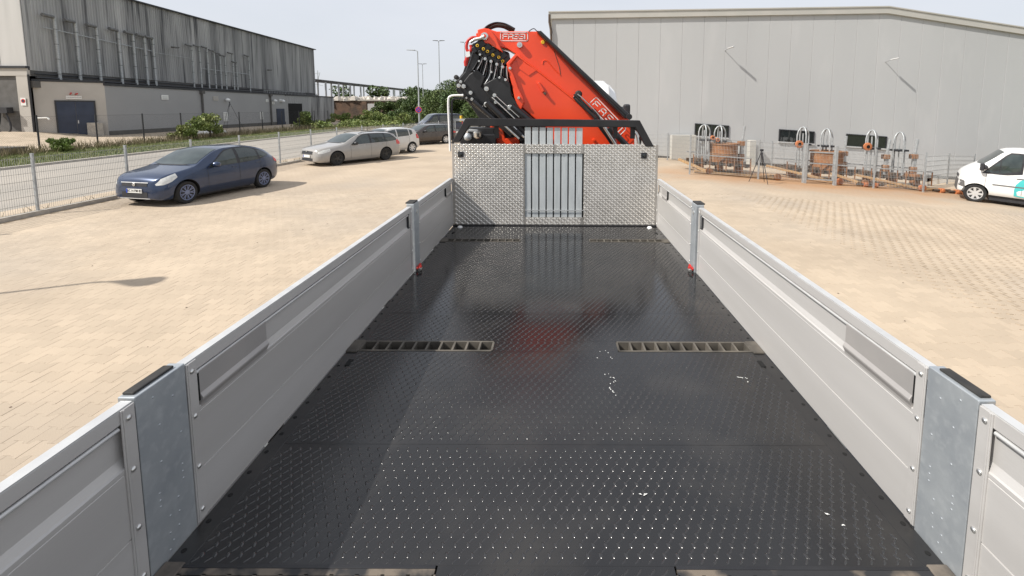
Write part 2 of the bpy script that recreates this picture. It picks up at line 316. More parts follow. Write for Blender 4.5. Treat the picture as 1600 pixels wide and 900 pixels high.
# paved yard: far part is one sheet whose bricks are too small to tell apart, near part is a bed for single pavers
def paving_far_material():
    m = bpy.data.materials.new('far_paving'); m.use_nodes = True; n = m.node_tree.nodes; l = m.node_tree.links; b = n["Principled BSDF"]
    b.inputs['Roughness'].default_value = 0.88
    geo = n.new("ShaderNodeNewGeometry")
    br = n.new("ShaderNodeTexBrick"); br.inputs['Scale'].default_value = 1.0; br.inputs['Brick Width'].default_value = 0.2; br.inputs['Row Height'].default_value = 0.165
    br.inputs['Mortar Size'].default_value = 0.006; br.inputs['Mortar Smooth'].default_value = 0.3; br.inputs['Bias'].default_value = 0.0
    br.inputs['Color1'].default_value = (1.02, 1.02, 1.02, 1); br.inputs['Color2'].default_value = (0.97, 0.97, 0.97, 1); br.inputs['Mortar'].default_value = (0.86, 0.84, 0.82, 1)
    l.new(geo.outputs['Position'], br.inputs[0])
    n1 = n.new("ShaderNodeTexNoise"); n1.inputs['Scale'].default_value = 0.55; n1.inputs['Detail'].default_value = 7; l.new(geo.outputs['Position'], n1.inputs[0])
    r = n.new("ShaderNodeValToRGB"); r.color_ramp.elements[0].position = 0.35; r.color_ramp.elements[1].position = 0.65
    r.color_ramp.elements[0].color = (0.47, 0.38, 0.282, 1); r.color_ramp.elements[1].color = (0.397, 0.318, 0.235, 1); l.new(n1.outputs[0], r.inputs[0])
    n2 = n.new("ShaderNodeTexNoise"); n2.inputs['Scale'].default_value = 0.23; n2.inputs['Detail'].default_value = 6; l.new(geo.outputs['Position'], n2.inputs[0])
    mr = n.new("ShaderNodeMapRange"); mr.inputs[1].default_value = 0.5; mr.inputs[2].default_value = 0.75; l.new(n2.outputs[0], mr.inputs[0])
    mm = n.new("ShaderNodeMix"); mm.data_type = 'RGBA'; mm.inputs[7].default_value = (0.375, 0.315, 0.25, 1); l.new(mr.outputs[0], mm.inputs[0]); l.new(r.outputs[0], mm.inputs[6])
    mu = n.new("ShaderNodeMix"); mu.data_type = 'RGBA'; mu.blend_type = 'MULTIPLY'; mu.inputs[0].default_value = 1; l.new(mm.outputs[2], mu.inputs[6]); l.new(br.outputs[0], mu.inputs[7])
    # rust-brown wash on the paving around the fenced machines
    sp = n.new("ShaderNodeSeparateXYZ"); l.new(geo.outputs['Position'], sp.inputs[0])
    dx = n.new("ShaderNodeMath"); dx.operation = 'MULTIPLY_ADD'; dx.inputs[1].default_value = 1 / 6.5; dx.inputs[2].default_value = -10.8 / 6.5; l.new(sp.outputs[0], dx.inputs[0])
    dy = n.new("ShaderNodeMath"); dy.operation = 'MULTIPLY_ADD'; dy.inputs[1].default_value = 1 / 2.6; dy.inputs[2].default_value = -19.0 / 2.6; l.new(sp.outputs[1], dy.inputs[0])
    cx = n.new("ShaderNodeCombineXYZ"); l.new(dx.outputs[0], cx.inputs[0]); l.new(dy.outputs[0], cx.inputs[1])
    ln = n.new("ShaderNodeVectorMath"); ln.operation = 'LENGTH'; l.new(cx.outputs[0], ln.inputs[0])
    nn = n.new("ShaderNodeMath"); nn.operation = 'MULTIPLY_ADD'; nn.inputs[1].default_value = 1.6; l.new(n1.outputs[0], nn.inputs[0]); l.new(ln.outputs['Value'], nn.inputs[2])
    m3 = n.new("ShaderNodeMapRange"); m3.inputs[1].default_value = 1.25; m3.inputs[2].default_value = 2.1; m3.inputs[3].default_value = 0.85; m3.inputs[4].default_value = 0.0; l.new(nn.outputs[0], m3.inputs[0])
    m4 = n.new("ShaderNodeMix"); m4.data_type = 'RGBA'; m4.inputs[7].default_value = (0.36, 0.19, 0.085, 1); l.new(m3.outputs[0], m4.inputs[0]); l.new(mu.outputs[2], m4.inputs[6])
    l.new(m4.outputs[2], b.inputs['Base Color'])
    bu = n.new("ShaderNodeBump"); bu.inputs['Distance'].default_value = 0.0015; bu.inputs['Strength'].default_value = 1; bu.invert = True
    l.new(br.outputs['Fac'], bu.inputs['Height']); l.new(bu.outputs[0], b.inputs['Normal'])
    return m
M_far = paving_far_material()
YN = 14.4   # pavers are built one by one up to here
xs = np.arange(-14, 27.1, 1.0); nx = len(xs)
V = []; F = []
ysl = list(np.arange(YN, 48.1, 1.2))
def pave_strip(ysl, dz):
    V = []; F = []; cols = np.linspace(0, 1, 42)
    for y in ysl:
        a = fx(y) + 0.03; b = 27.0
        for t in cols:
            x = a + (b - a) * t; V.append((x, y, g(x, y) + dz))
    for j in range(len(ysl) - 1):
        for i in range(41): F.append((j * 42 + i, j * 42 + i + 1, (j + 1) * 42 + i + 1, (j + 1) * 42 + i))
    return V, F
V, F = pave_strip(ysl, 0.0)
pavement = tag(fast('pavement', V, F, M_far), None, None, None, 'structure')
V, F = pave_strip(list(np.arange(-24.0, YN + 0.01, 1.2)), -0.0034)
tag(fast('joint_bed', V, F, M_joint, pavement), None, None, None, 'structure')
# double-T interlocking pavers
L, H_, A, GAP = 0.2, 0.165, 0.016, 0.0011
def paver_template(zt=0.0, zb=-0.02):
    xs_ = [-.5, -.24, -.16, .16, .24, .5]; t = [1, 1, -1, -1, 1, 1]
    top = [(x * L, H_ / 2 + A * k) for x, k in zip(xs_, t)]; poly = [(x, -y) for x, y in top] + [(x, y) for x, y in top[::-1]]
    P = []
    for x, y in poly: P.append((x - math.copysign(GAP, x), y - math.copysign(GAP, y)))
    return P
PT = paver_template(); NP = len(PT)
c_in = [(x * 0.989, y * 0.987) for x, y in PT]
tv = [(x, y, 0) for x, y in c_in] + [(x, y, -0.0010) for x, y in PT] + [(x, y, -0.012) for x, y in PT]
tf4 = []
for i in range(NP):
    j = (i + 1) % NP
    tf4.append((NP + i, NP + j, j, i)); tf4.append((2 * NP + i, 2 * NP + j, NP + j, NP + i))
# top as quads: bottom row i with top row mirrored (points 0..5 and 11..6)
for i in range(5): tf4.append((i, i + 1, 10 - i, 11 - i))
tf4 = np.array(tf4); tv = np.array(tv)
sel = []
for row in range(int((YN - 1.2) / H_)):
    y = 1.2 + (row + 0.5) * H_
    for side in (-1, 1):
        xa, xb = (fx(y) + 0.12, -1.5) if side < 0 else (1.5, 15.5)
        k0 = math.ceil(xa / L); k1 = math.floor(xb / L)
        for k in range(k0, k1 + 1):
            x = k * L + (L / 2 if row % 2 else 0)
            if side < 0 and x - .1 < xa: continue
            sel.append((x, y))
sel = np.array(sel)
vis = (np.abs(sel[:, 0]) > 4.02) & (np.abs(sel[:, 0] + 0.01) < sel[:, 1] * 1.16)
score = np.where(vis, np.hypot(sel[:, 0], sel[:, 1]), 1e9); order = np.argsort(score); near = order[:300]; rest = order[300:]
def paver_R(n):
    a = RNG.normal(0, 0.003, n); b = RNG.normal(0, 0.003, n); c = RNG.normal(0, 0.004, n)
    R = np.zeros((n, 3, 3)); R[:, 0, 0] = 1; R[:, 1, 1] = 1; R[:, 2, 2] = 1
    R[:, 0, 1] = -c; R[:, 1, 0] = c; R[:, 2, 0] = a; R[:, 2, 1] = b
    return R
Z = np.array([g(x, y) for x, y in sel]) + RNG.normal(0, 0.0004, len(sel))
P = np.column_stack([sel, Z])
Vp, Fp = stamp(tv, tf4, P[rest], paver_R(len(rest)))
rn = np.repeat(RNG.uniform(0, 1, len(rest)), len(tf4))
fast('paver_field', Vp, Fp, M_paver, pavement, rn, kind='stuff')
pm = fast('paver', tv, tf4, M_paver, pavement, np.zeros(len(tf4))); pm.location = P[near[0]]
for i in near[1:]:
    c = pm.copy(); C.objects.link(c); c.location = P[i]; c.rotation_euler = (random.gauss(0, .003), random.gauss(0, .003), random.gauss(0, .004)); c.parent = pavement
# small leaf litter and stones on the paving
V = []; F = []
for i in range(140):
    x = random.uniform(-12, -4.2) if i % 2 else random.uniform(4.2, 14); y = random.uniform(3.2, 20); z = g(x, y); s = random.uniform(.006, .022); k = len(V)
    V += [(x - s, y, z + .002), (x, y - s * .6, z + .004), (x + s, y, z + .002), (x, y + s * .6, z + .008)]; F.append((k, k + 1, k + 2, k + 3))
tag(fast('leaf_litter', V, F, M_rustdark), 'scattered specks of dry leaf and grit on the beige paving', 'litter', None, 'stuff')

# kerb, road, verge, far yard
def ribbon(name, f0, f1, ysl, dz0, dz1, m, wall=True):
    V = []; F = []
    for y in ysl:
        a, b = f0(y), f1(y); V += [(a, y, g(a, y) - 0.1), (a, y, g(a, y) + dz0), (b, y, g(b, y) + dz1), (b, y, g(b, y) - 0.1)]
    for j in range(len(ysl) - 1):
        for i in range(3): F.append((4 * j + i, 4 * j + i + 1, 4 * j + 5 + i, 4 * j + 4 + i))
    return tag(fast(name, V, F, m), None, None, None, 'structure')
yk = list(np.arange(-25, 60, 1.0))
kerb = ribbon('kerb', lambda y: fx(y) - 0.12, lambda y: fx(y) + 0.03, yk, 0.10, 0.10, M_kerb)
ribbon('fence_strip', lambda y: fx(y) - 1.05, lambda y: fx(y) - 0.12, yk, 0.05, 0.06, M_sandyard)
yr = list(np.arange(-30, 150, 2.0))
fx2 = lambda y: fx(min(y, 44)) if y < 44 else -7.6 + (y - 44) * 0.1
ribbon('road', lambda y: -23.2, lambda y: fx2(y) - 1.05, yr, 0.012, 0.012, M_asph)
ribbon('far_kerb', lambda y: -23.42, lambda y: -23.2, yr, 0.11, 0.11, M_kerb)
sheet('grass_verge', -30.2, -23.42, -30, 150, 0.02, M_grassbase, 1.5)
sheet('yard_behind_verge', -62, -30.2, -20, 100, 0.015, M_sandyard, 1.5)
n = 42000
xy = np.column_stack([RNG.uniform(-30.0, -23.5, n), 15 + 75 * RNG.uniform(0, 1, n) ** 1.5])
V, F, r = blades(xy, 0.13, 0.016); tag(fast('verge_grass', V, F, M_grass, None, r), 'green and straw coloured grass on the verge beyond the road', 'grass', None, 'stuff')
xy = np.column_stack([RNG.normal(-29.6, 0.5, 5000), RNG.uniform(20, 60, 5000)])
V, F, r = blades(xy, 0.5, 0.02); tag(fast('tall_weeds', V, F, M_dry, None, r), 'tall dry weeds along the dark chain link fence', 'weeds', None, 'stuff')
xy = []
for y in np.arange(8, 42, 0.03):
    if RNG.uniform() < (0.25 if y < 18 else 0.9): xy.append((fx(y) - 0.1 - abs(RNG.normal(0, .18)), y))
V, F, r = blades(np.array(xy), 0.22, 0.012, 0.5); tag(fast('fence_weeds', V, F, M_dry, None, r), 'sparse straw coloured weeds at the foot of the steel mesh fence', 'weeds', None, 'stuff')

# ================================================================ FENCES
def mesh_fence(name, line, height, label, sp=2.5, post_m=M_galvpost, pr=0.03, bh=0.2, vs=0.05, zoff=0.05, wire=0.0038, skip_last=False):
    """line: list of (x,y) posts in order"""
    root = empty(name, (0, 0, 0), 0, label, 'fence')
    zb = [g(x, y) + zoff for x, y in line]
    for i, (x, y) in enumerate(line):
        MB().box(-pr, pr, -pr * .7, pr * .7, -0.2, height + 0.06).box(-pr * 1.1, pr * 1.1, -pr * .8, pr * .8, height + 0.06, height + 0.075).build('post', post_m, root, loc=(x, y, zb[i]))
    for i in range(len(line) - 1):
        (x0, y0), (x1, y1) = line[i], line[i + 1]; d = Vector((x1 - x0, y1 - y0, 0)); Ln = d.length; d.normalize(); nrm = Vector((-d.y, d.x, 0))
        z0, z1 = zb[i], zb[i + 1]; mb = MB(); k = int(Ln / vs)
        V = []; Fq = []
        def wirebox(p, q, w):
            mb.cyl(p, q, w, 3, cap=False)
        for j in range(1, k):
            t = j / k; p = Vector((x0, y0, z0)).lerp(Vector((x1, y1, z1)), t) + nrm * 0.035
            wirebox(p + Vector((0, 0, .04)), p + Vector((0, 0, height)), wire)
        nh = int(height / bh)
        for j in range(nh + 1):
            h = 0.05 + (height - 0.08) * j / nh
            for s in (-1, 1):
                a = Vector((x0, y0, z0 + h)) + nrm * (0.035 + s * 0.006); b = Vector((x1, y1, z1 + h)) + nrm * (0.035 + s * 0.006)
                wirebox(a, b, wire * 1.25)
        me = bpy.data.meshes.new('mesh_panel'); me.from_pydata(mb.v, [], mb.f); me.materials.append(post_m)
        o = bpy.data.objects.new('mesh_panel', me); C.objects.link(o); o.parent = root
    return root
line = []; y = 1.6
while y < 43: line.append((fx(y) - 0.06, y)); y += 2.45
mesh_fence('mesh_fence', line, 1.42, 'long galvanised double wire mesh fence along the kerb behind the parked cars')
# enclosure on the right
mesh_fence('mesh_fence', [(5.55, 18.75), (8.35, 18.7), (10.15, 18.65)], 1.5, 'left stretch of galvanised mesh fence in front of the first rusty machine', bh=.2, vs=.06)
mesh_fence('mesh_fence', [(11.45, 18.6), (13.0, 18.55), (15.0, 18.5)], 1.5, 'right stretch of galvanised mesh fence in front of the arched machines', bh=.2, vs=.06)
mesh_fence('mesh_fence', [(15.9, 19.6), (19.3, 22.4), (22.2, 24.2)], 1.4, 'galvanised mesh fence running behind the white van to the hall corner', bh=.2, vs=.07)
mesh_fence('mesh_fence', [(-2.0, 23.9), (0.6, 23.9), (3.2, 23.9), (5.9, 23.9), (8.6, 23.7), (11.2, 23.6), (13.9, 23.6), (16.6, 23.6)], 1.3, 'rear galvanised mesh fence close to the grey hall wall', bh=.2, vs=.08)
# gate
gt = empty('fence_gate', (0, 0, 0), 0, 'galvanised steel gate with thick square frame in the middle of the yard fence', 'gate')
for x, y in ((10.2, 18.6), (11.4, 18.55)):
    MB().box(x - .06, x + .06, y - .05, y + .05, g(x, y) - .2, g(x, y) + 1.62).build('gate_post', M_galvpost, gt, bevel=.005)
z = g(10.8, 18.6)
MB().bar((10.28, 18.6, z + .22), (11.32, 18.56, z + .16), .04, .05).bar((10.28, 18.6, z + 1.32), (11.32, 18.56, z + 1.28), .04, .05).bar((10.28, 18.6, z + .2), (10.28, 18.6, z + 1.34), .04, .05).bar((11.32, 18.56, z + .14), (11.32, 18.56, z + 1.3), .04, .05).build('gate_frame', M_galvpost, gt)
mb = MB()
for k in range(1, 18): mb.cyl((10.28 + k * .058, 18.58, z + .2), (10.28 + k * .058, 18.58, z + 1.3), .0028, 3)
for k in range(6): mb.cyl((10.28, 18.58, z + .3 + .18 * k), (11.32, 18.57, z + .27 + .18 * k), .004, 3)
mb.build('mesh_panel', M_galvpost, gt)
# dark chain link fence
cl = empty('chain_link_fence', (0, 0, 0), 0, 'dark chain link fence with black posts in front of the old grey factory', 'fence')
ps = [(-29.8, 16.3 + 3.42 * k) for k in range(14)]
for x, y in ps: MB().cyl((x, y, -.1), (x, y, 2.16), .045, 8).build('post', M_darktrim, cl)
V = []; F = []
y0, y1 = ps[0][1], ps[-1][1]
for s in (-1, 1):
    for t in np.arange(y0 - 2, y1 + 2, 0.11):
        a = (t, 0.05); b = (t + s * 2.0, 2.05)
        lo, hi = 0.0, 1.0
        ya, yb = a[0], b[0]
        if yb > y1 or yb < y0 or ya > y1 or ya < y0: continue
        k = len(V); w = 0.0022
        V += [(-29.83, ya - w, a[1]), (-29.83, ya + w, a[1]), (-29.83, yb + w, b[1]), (-29.83, yb - w, b[1])]; F.append((k, k + 1, k + 2, k + 3))
fast('wire_mesh', V, F, M_darktrim, cl)
MB().cyl((-29.82, y0, 2.08), (-29.82, y1, 2.08), .008, 4).cyl((-29.82, y0, .1), (-29.82, y1, .1), .006, 4).build('top_wire', M_darktrim, cl)

# ================================================================ GREY HALL ON THE RIGHT
hall = empty('grey_hall', (0, 0, 0), 0, 'large modern grey industrial hall with tall sandwich panels and shallow gable', 'building')
HY = 25.0
SH = -0.068                       # the site falls away to the right and the hall steps down with it
def hb(x): return 0.09 + SH * (x - 6.06)        # foot of the cladding
XR = 17.55; XL = -0.17
def htop(x): return (7.69 + (x - XL) * (8.03 - 7.69) / (XR - XL)) if x < XR else 8.03 - (x - XR) * (8.03 - 6.96) / (24.9 - XR)
PWD = 1.158; x = XL
while x < 33.0:
    a, b = x + 0.0035, x + PWD - 0.0035
    pts = [(a, hb(a)), (b, hb(b)), (b, htop(b) - .3)]
    if a < XR < b: pts.append((XR, htop(XR) - .3))
    pts.append((a, htop(a) - .3))
    holes = None
    MB().prism(pts, HY - random.uniform(0, .003), HY + .12).build('wall_panel', M_hall, hall, bevel=.008, seg=1)
    x += PWD
XE = x
MB().prism([(XL, hb(XL) - 1.2), (XE, hb(XE) - 1.2), (XE, htop(XE) - .35), (XR, htop(XR) - .35), (XL, htop(XL) - .35)], HY + .05, HY + 30).build('wall_core', M_hall, hall)
MB().prism([(XL, hb(XL) - 1.3), (XE, hb(XE) - 1.3), (XE, hb(XE) - .01), (XL, hb(XL) - .01)], HY + .01, HY + .1).build('plinth', M_plinth, hall)
MB().prism([(XL - .15, htop(XL) - .33), (XR, htop(XR) - .33), (XE, htop(XE) - .33), (XE, htop(XE)), (XR, htop(XR)), (XL - .15, htop(XL))], HY - .12, HY + .02).build('roof_trim', M_halltrim, hall, bevel=.01)
MB().prism([(XL - .17, htop(XL) - .01), (XR, htop(XR) - .01), (XE, htop(XE) - .01), (XE, htop(XE) + .05), (XR, htop(XR) + .05), (XL - .17, htop(XL) + .05)], HY - .16, HY + 30).build('roof', M_halltrim, hall)
MB().tube([(XL - .12, HY - .1, htop(XL) - .1), (XL - .12, HY - .1, htop(XL) - .5), (XL - .02, HY - .1, htop(XL) - 1.0), (XL - .02, HY - .1, .3)], .06, 8).build('downpipe', M_rustdark, hall, smooth=40)
for (x0, x1, zt) in ((7.65, 9.40, 1.834), (12.22, 14.05, 1.535), (15.88, 18.0, 1.30)):
    zr = zt + SH * (x1 - x0); zh = .61
    fr = MB().prism([(x0, zt), (x1, zr), (x1, zr - zh), (x0, zt - zh)], HY - .02, HY + .04).build('window', M_glass, hall)
    MB().prism([(x0 - .05, zt + .05), (x1 + .05, zr + .05), (x1 + .05, zr), (x0 - .05, zt)], HY - .05, HY + .02).prism([(x0 - .05, zt), (x0, zt), (x0, zt - zh), (x0 - .05, zt - zh)], HY - .05, HY + .02).prism([(x1, zr), (x1 + .05, zr), (x1 + .05, zr - zh), (x1, zr - zh)], HY - .05, HY + .02).build('frame', M_darktrim, fr)
    MB().prism([(x0 - .07, zt - zh), (x1 + .07, zr - zh), (x1 + .07, zr - zh - .07), (x0 - .07, zt - zh - .07)], HY - .09, HY + .02).build('sill', M_alu_rail, fr)
    xm = (x0 + x1) / 2; zm = (zt + zr) / 2
    MB().box(xm - .025, xm + .025, HY - .045, HY - .01, zm - zh, zm).build('mullion', M_darktrim, fr)
for (x, z, lb) in ((9.07, 5.75, 'left of the two slim floodlights on the grey hall wall'), (17.66, 5.2, 'right of the two slim floodlights on the grey hall wall')):
    r = empty('wall_floodlight', (x, HY, z), 0, lb, 'lamp', 'floodlights on the grey hall')
    MB().cyl((0, 0, 0), (.02, -.42, .07), .018, 8).build('arm', M_galvpost, r)
    MB().bar((.02, -.38, .07), (.2, -.72, .13), .13, .05).build('lamp_head', M_alu_rail, r, bevel=.015)

M_plinthvent = mat('vent_cowl_grey', (0.12, 0.12, 0.12), (0.17, 0.17, 0.165), 0.7)
# ================================================================ OLD FACTORY ON THE LEFT
VENTS = [(38.29, 9.82), (39.93, 9.71), (41.73, 9.64), (43.78, 9.64), (45.28, 9.58), (46.52, 9.52), (47.47, 9.47), (52.49, 9.36), (53.61, 9.43), (54.78, 9.43), (55.88, 9.2), (56.81, 9.0), (57.66, 8.79), (59.06, 9.25), (59.67, 8.2), (62.12, 9.26)]
fac = empty('old_factory', (-41, 36.3, 0), 0, 'old dark grey corrugated factory hall with streaked cladding and a long sloping roof edge', 'building')
fac.location = (0, 0, 0)
FX = -41.0; y0, y1 = 36.35, 79.7
def zlow(y): return 5.45 - (y - y0) / (y1 - y0) * 0.55
def ztop(y): return 12.95 - (y - y0) / (y1 - y0) * 0.7
# corrugated sheets, one part per sheet width
def corr(ya, yb, zl, zt, X, m, parent, name='cladding_sheet', pitch=.25, dep=.045):
    mb = MB(); n = max(1, round((yb - ya) / pitch)); p = (yb - ya) / n; prof = []
    for k in range(n):
        a = ya + k * p; prof += [(X, a), (X, a + p * .45), (X + dep, a + p * .55), (X + dep, a + p * .9)]
    prof.append((X, yb - .004)); V = []; F = []
    for (xx, yy) in prof: V += [(xx, yy, zl(yy)), (xx, yy, zt(yy))]
    for i in range(len(prof) - 1): F.append((2 * i, 2 * i + 2, 2 * i + 3, 2 * i + 1))
    mb.add(V, F); return mb.build(name, m, parent)
y = y0; 
while y < y1 - .1:
    yb = min(y + 1.445, y1); corr(y, yb, zlow, ztop, FX, M_clad, fac); y = yb
MB().box(-70, FX - .02, y0 + .02, y1, 0, 12.2).build('wall_core', M_plinth, fac)
MB().add([(FX + .3, y0 - .2, ztop(y0)), (FX + .3, y1 + .3, ztop(y1)), (FX + .3, y1 + .3, ztop(y1) + .12), (FX + .3, y0 - .2, ztop(y0) + .12), (FX - .2, y0 - .2, ztop(y0)), (FX - .2, y1 + .3, ztop(y1)), (FX - .2, y1 + .3, ztop(y1) + .12), (FX - .2, y0 - .2, ztop(y0) + .12)],
         [(0, 1, 2, 3), (4, 7, 6, 5), (3, 2, 6, 7), (0, 4, 5, 1), (1, 5, 6, 2), (0, 3, 7, 4)]).build('roof_edge', M_darktrim, fac)
MB().box(-70, FX - .1, y0 - .02, y1 + .1, 12.15, 12.2).build('roof', M_darktrim, fac)
# south-west facing end wall, lit by the sun
x = FX
while x > -60:
    MB().prism([(x - 2.0, 5.75), (x - .02, 5.75), (x - .02, 13.0), (x - 2.0, 13.0)], y0 - .06 - random.uniform(0, .01), y0).build('facade_panel', M_facade, fac, bevel=.01, seg=1); x -= 2.02
MB().box(-62, FX + .02, y0 - .22, y0 + .1, 5.58, 5.75).build('ledge', M_darktrim, fac)
MB().box(-62, FX, y0 - .12, y0 + .1, 5.0, 5.58).build('ledge_panel', M_cladlight, fac)
MB().box(FX - .92, FX - .02, y0 - .1, y0 + 1, -.2, 5.0).build('column', M_cladlight, fac)
MB().box(-62, FX - .92, y0 + 1.2, y0 + 1.6, -.2, 5.0).build('recess_wall', M_cladlight, fac)
MB().tube([(FX + .08, y0 - .12, 5.1), (FX + .08, y0 - .12, .3)], .07, 8).build('downpipe', M_darktrim, fac)
# dark recess with pipework between factory and annex
MB().box(FX - .02, FX + .35, y0, y1, 4.1, 4.62).build('lower_ledge', M_plinth, fac)
MB().cyl((FX + .25, y0 + .2, 5.2), (FX + .25, y1, 4.75), .06, 6).cyl((FX + .35, y0 + .2, 4.9), (FX + .35, y1, 4.5), .09, 6).build('service_pipe', M_darktrim, fac, smooth=40)
# vent pipes
def vent(y, zt, zb, parent, small=False):
    r = .12 if not small else .085
    X = FX + .35
    pts = [(X, y, zb), (X, y, zt - .25), (X + .02, y - .05, zt - .08), (X + .05, y - .2, zt)]
    vp = MB().tube(pts, r, 8).build('vent_pipe', M_galvpost, parent, smooth=50)
    MB().cyl((X + .05, y - .1, zt), (X + .1, y - .95, zt + .05), r * 1.2, 8).build('vent_cowl', M_plinthvent, vp, smooth=50)
    for z in np.arange(zb + .5, zt - .5, 1.2): MB().cyl((X, y, z), (X, y, z + .05), r * 1.2, 8).build('pipe_clamp', M_plinthvent, vp)
for (yy, zt) in VENTS: vent(yy, zt, 4.75 if yy < 60 else 4.5, fac, yy > 50)
MB().cyl((FX + .3, VENTS[0][0] - .9, 8.9), (FX + .3, VENTS[6][0], 8.2), .045, 6).cyl((FX + .3, VENTS[6][0], 8.1), (FX + .3, VENTS[7][0], 8.0), .02, 6).build('rail_pipe', M_galvpost, fac)
MB().cyl((FX + .3, VENTS[8][0], 7.0), (FX + .3, VENTS[15][0], 6.9), .04, 6).build('rail_pipe', M_galvpost, fac)
for yy, zz, lb in ((50.3, 8.9, 'dark floodlight on the streaked factory wall, between the two rows of vent pipes'), (66.5, 7.8, 'dark floodlight near the far end of the streaked factory wall')):
    r = empty('factory_floodlight', (FX + .05, yy, zz), 0, lb, 'lamp')
    MB().cyl((0, 0, 0), (.7, 0, .05), .03, 6).build('arm', M_darktrim, r); MB().bar((.55, -.1, 0), (.7, -.9, -.05), .35, .14).build('lamp_head', M_plinth, r, bevel=.02)
# ladder-like railing on annex roof
mb = MB()
for k in range(28): mb.box(FX + 1.9, FX + 1.93, 62.5 + k * .38, 62.53 + k * .38, 4.3, 4.85)
mb.cyl((FX + 1.9, 62.5, 4.85), (FX + 1.9, 72.8, 4.85), .03, 4).build('roof_railing', M_galvpost, fac)

ann = empty('factory_annex', (0, 0, 0), 0, 'low plain grey annex with blue double doors along the foot of the old factory', 'building')
AX = -38.0
P0 = (FX + .02, 36.5); P1 = (AX, 39.25)
def poly_wall(a, b, z0, z1, m, parent, name, th=.2):
    a = Vector((a[0], a[1], 0)); b = Vector((b[0], b[1], 0)); d = (b - a).normalized(); n = Vector((d.y, -d.x, 0))
    V = [a, b, b - n * th, a - n * th]
    V = [(p.x, p.y, z0) for p in V] + [(p.x, p.y, z1) for p in V]
    return MB().add(V, [(0, 3, 2, 1), (4, 5, 6, 7), (0, 1, 5, 4), (1, 2, 6, 5), (2, 3, 7, 6), (3, 0, 4, 7)]).build(name, m, parent)
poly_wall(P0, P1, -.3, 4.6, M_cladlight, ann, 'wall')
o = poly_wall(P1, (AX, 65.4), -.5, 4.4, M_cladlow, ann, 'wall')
poly_wall((FX, 36.8), (AX - .2, 39.5), 4.35, 4.5, M_darktrim, ann, 'roof'); MB().box(FX, AX - .1, 39.4, 80, 4.2, 4.32).build('roof', M_darktrim, ann)
poly_wall((P0[0], P0[1] - .06), (P1[0] + .06, P1[1] - .03), 4.6, 4.78, M_darktrim, ann, 'roof_edge')
MB().prism([(39.2, 4.4), (65.4, 4.25), (65.4, 4.38), (39.2, 4.6)], AX - .3, AX + .08, axis='X').build('roof_edge', M_darktrim, ann)
corr(65.4, 71.6, lambda y: -.5, lambda y: 4.25, AX, M_cladlow, ann, 'cladding_sheet', .5)
corr(66.0 + 5.6, 79.8, lambda y: -.5, lambda y: 4.2, AX, M_clad, ann, 'cladding_sheet', .6)
MB().box(AX - .2, AX + .1, 65.4, 80, 4.2, 4.36).build('roof_edge', M_darktrim, ann)
MB().box(AX - .1, AX + .07, 66.1, 69.6, -.3, 3.1).build('gateway', M_hole, ann)
poly_wall((P1[0] + .03, 39.3), (AX + .03, 65.3), -.5, .55, M_plinth, ann, 'plinth', .1)
# double doors on the lit end wall
d = Vector((P1[0] - P0[0], P1[1] - P0[1], 0)); Ln = d.length; d.normalize(); nrm = Vector((d.y, -d.x, 0)); O = Vector((P0[0], P0[1], 0))
ang = math.atan2(d.y, d.x)
def on_wall(name, s0, s1, z0, z1, t0, t1, m, parent, bevel=0):
    o = MB().box(s0, s1, -t1, -t0, z0, z1).build(name, m, parent, bevel=bevel); o.location = O; o.rotation_euler = (0, 0, ang); return o
for a, b in ((1.17, 2.23), (2.25, 3.32)):
    dr = on_wall('door', a, b, .42 if a < 2 else .3, 3.02, .0, .05, M_navy, ann)
on_wall('door_frame', 1.08, 3.42, 3.02, 3.12, 0, .08, M_darktrim, ann); on_wall('door_frame', 1.08, 1.17, .3, 3.02, 0, .08, M_darktrim, ann); on_wall('door_frame', 3.32, 3.42, .2, 3.02, 0, .08, M_darktrim, ann)
on_wall('door_handle', 2.3, 2.36, 1.25, 1.5, .05, .09, M_alu_rail, ann)
on_wall('sign_board', 1.75, 2.65, 3.25, 3.5, 0, .04, M_plate, ann)
t = text_mesh('sign_lettering', 'WARENANNAHME', .1, M_plinth, ann, Matrix.Translation(O + d * 2.2 + nrm * .045 + Vector((0, 0, 3.37))) @ Matrix.Rotation(ang, 4, 'Z') @ Matrix.Rotation(rad(90), 4, 'X'))
o = MB().bar((0, 0, 0), (.1, -.5, .1), .07, .1).bar((.3, 0, 0), (.45, -.5, .05), .07, .1).build('door_lamp', M_redlatch, ann); o.location = O + d * 2.0 + Vector((0, 0, 3.62)); o.rotation_euler = (0, 0, ang)
# openings and vents along the grey side wall
for yy, z0, z1, w, m in ((44.8, 3.3, 3.75, .8, M_plate), (51.6, 3.3, 3.78, .75, M_cladlight), (53.0, .95, 2.0, .7, M_plate), (61.0, 3.25, 3.6, .5, M_plate), (62.3, 2.95, 3.3, .5, M_plate), (59.6, 1.0, 1.95, .6, M_plate), (64.0, 3.3, 3.65, .5, M_plate)):
    fr = MB().box(AX + .02, AX + .06, yy, yy + w, z0, z1).build('wall_vent', m, ann)
    mb = MB(); k = max(2, int((z1 - z0) / .16))
    for i in range(k): mb.box(AX + .06, AX + .075, yy + .1, yy + w - .1, z0 + .07 + i * (z1 - z0 - .1) / k, z0 + .11 + i * (z1 - z0 - .1) / k)
    mb.build('louvre', M_cladlow, fr)
for yy in (49.9, 61.9): MB().cyl((AX + .12, yy, -.3), (AX + .12, yy, 4.25), .1, 8).box(AX + .02, AX + .3, yy - .22, yy + .22, 4.0, 4.35).build('downpipe', M_plinth, ann)
MB().box(AX + .02, AX + .08, 63.2, 65.0, -.4, 2.35).build('door', M_navy, ann)
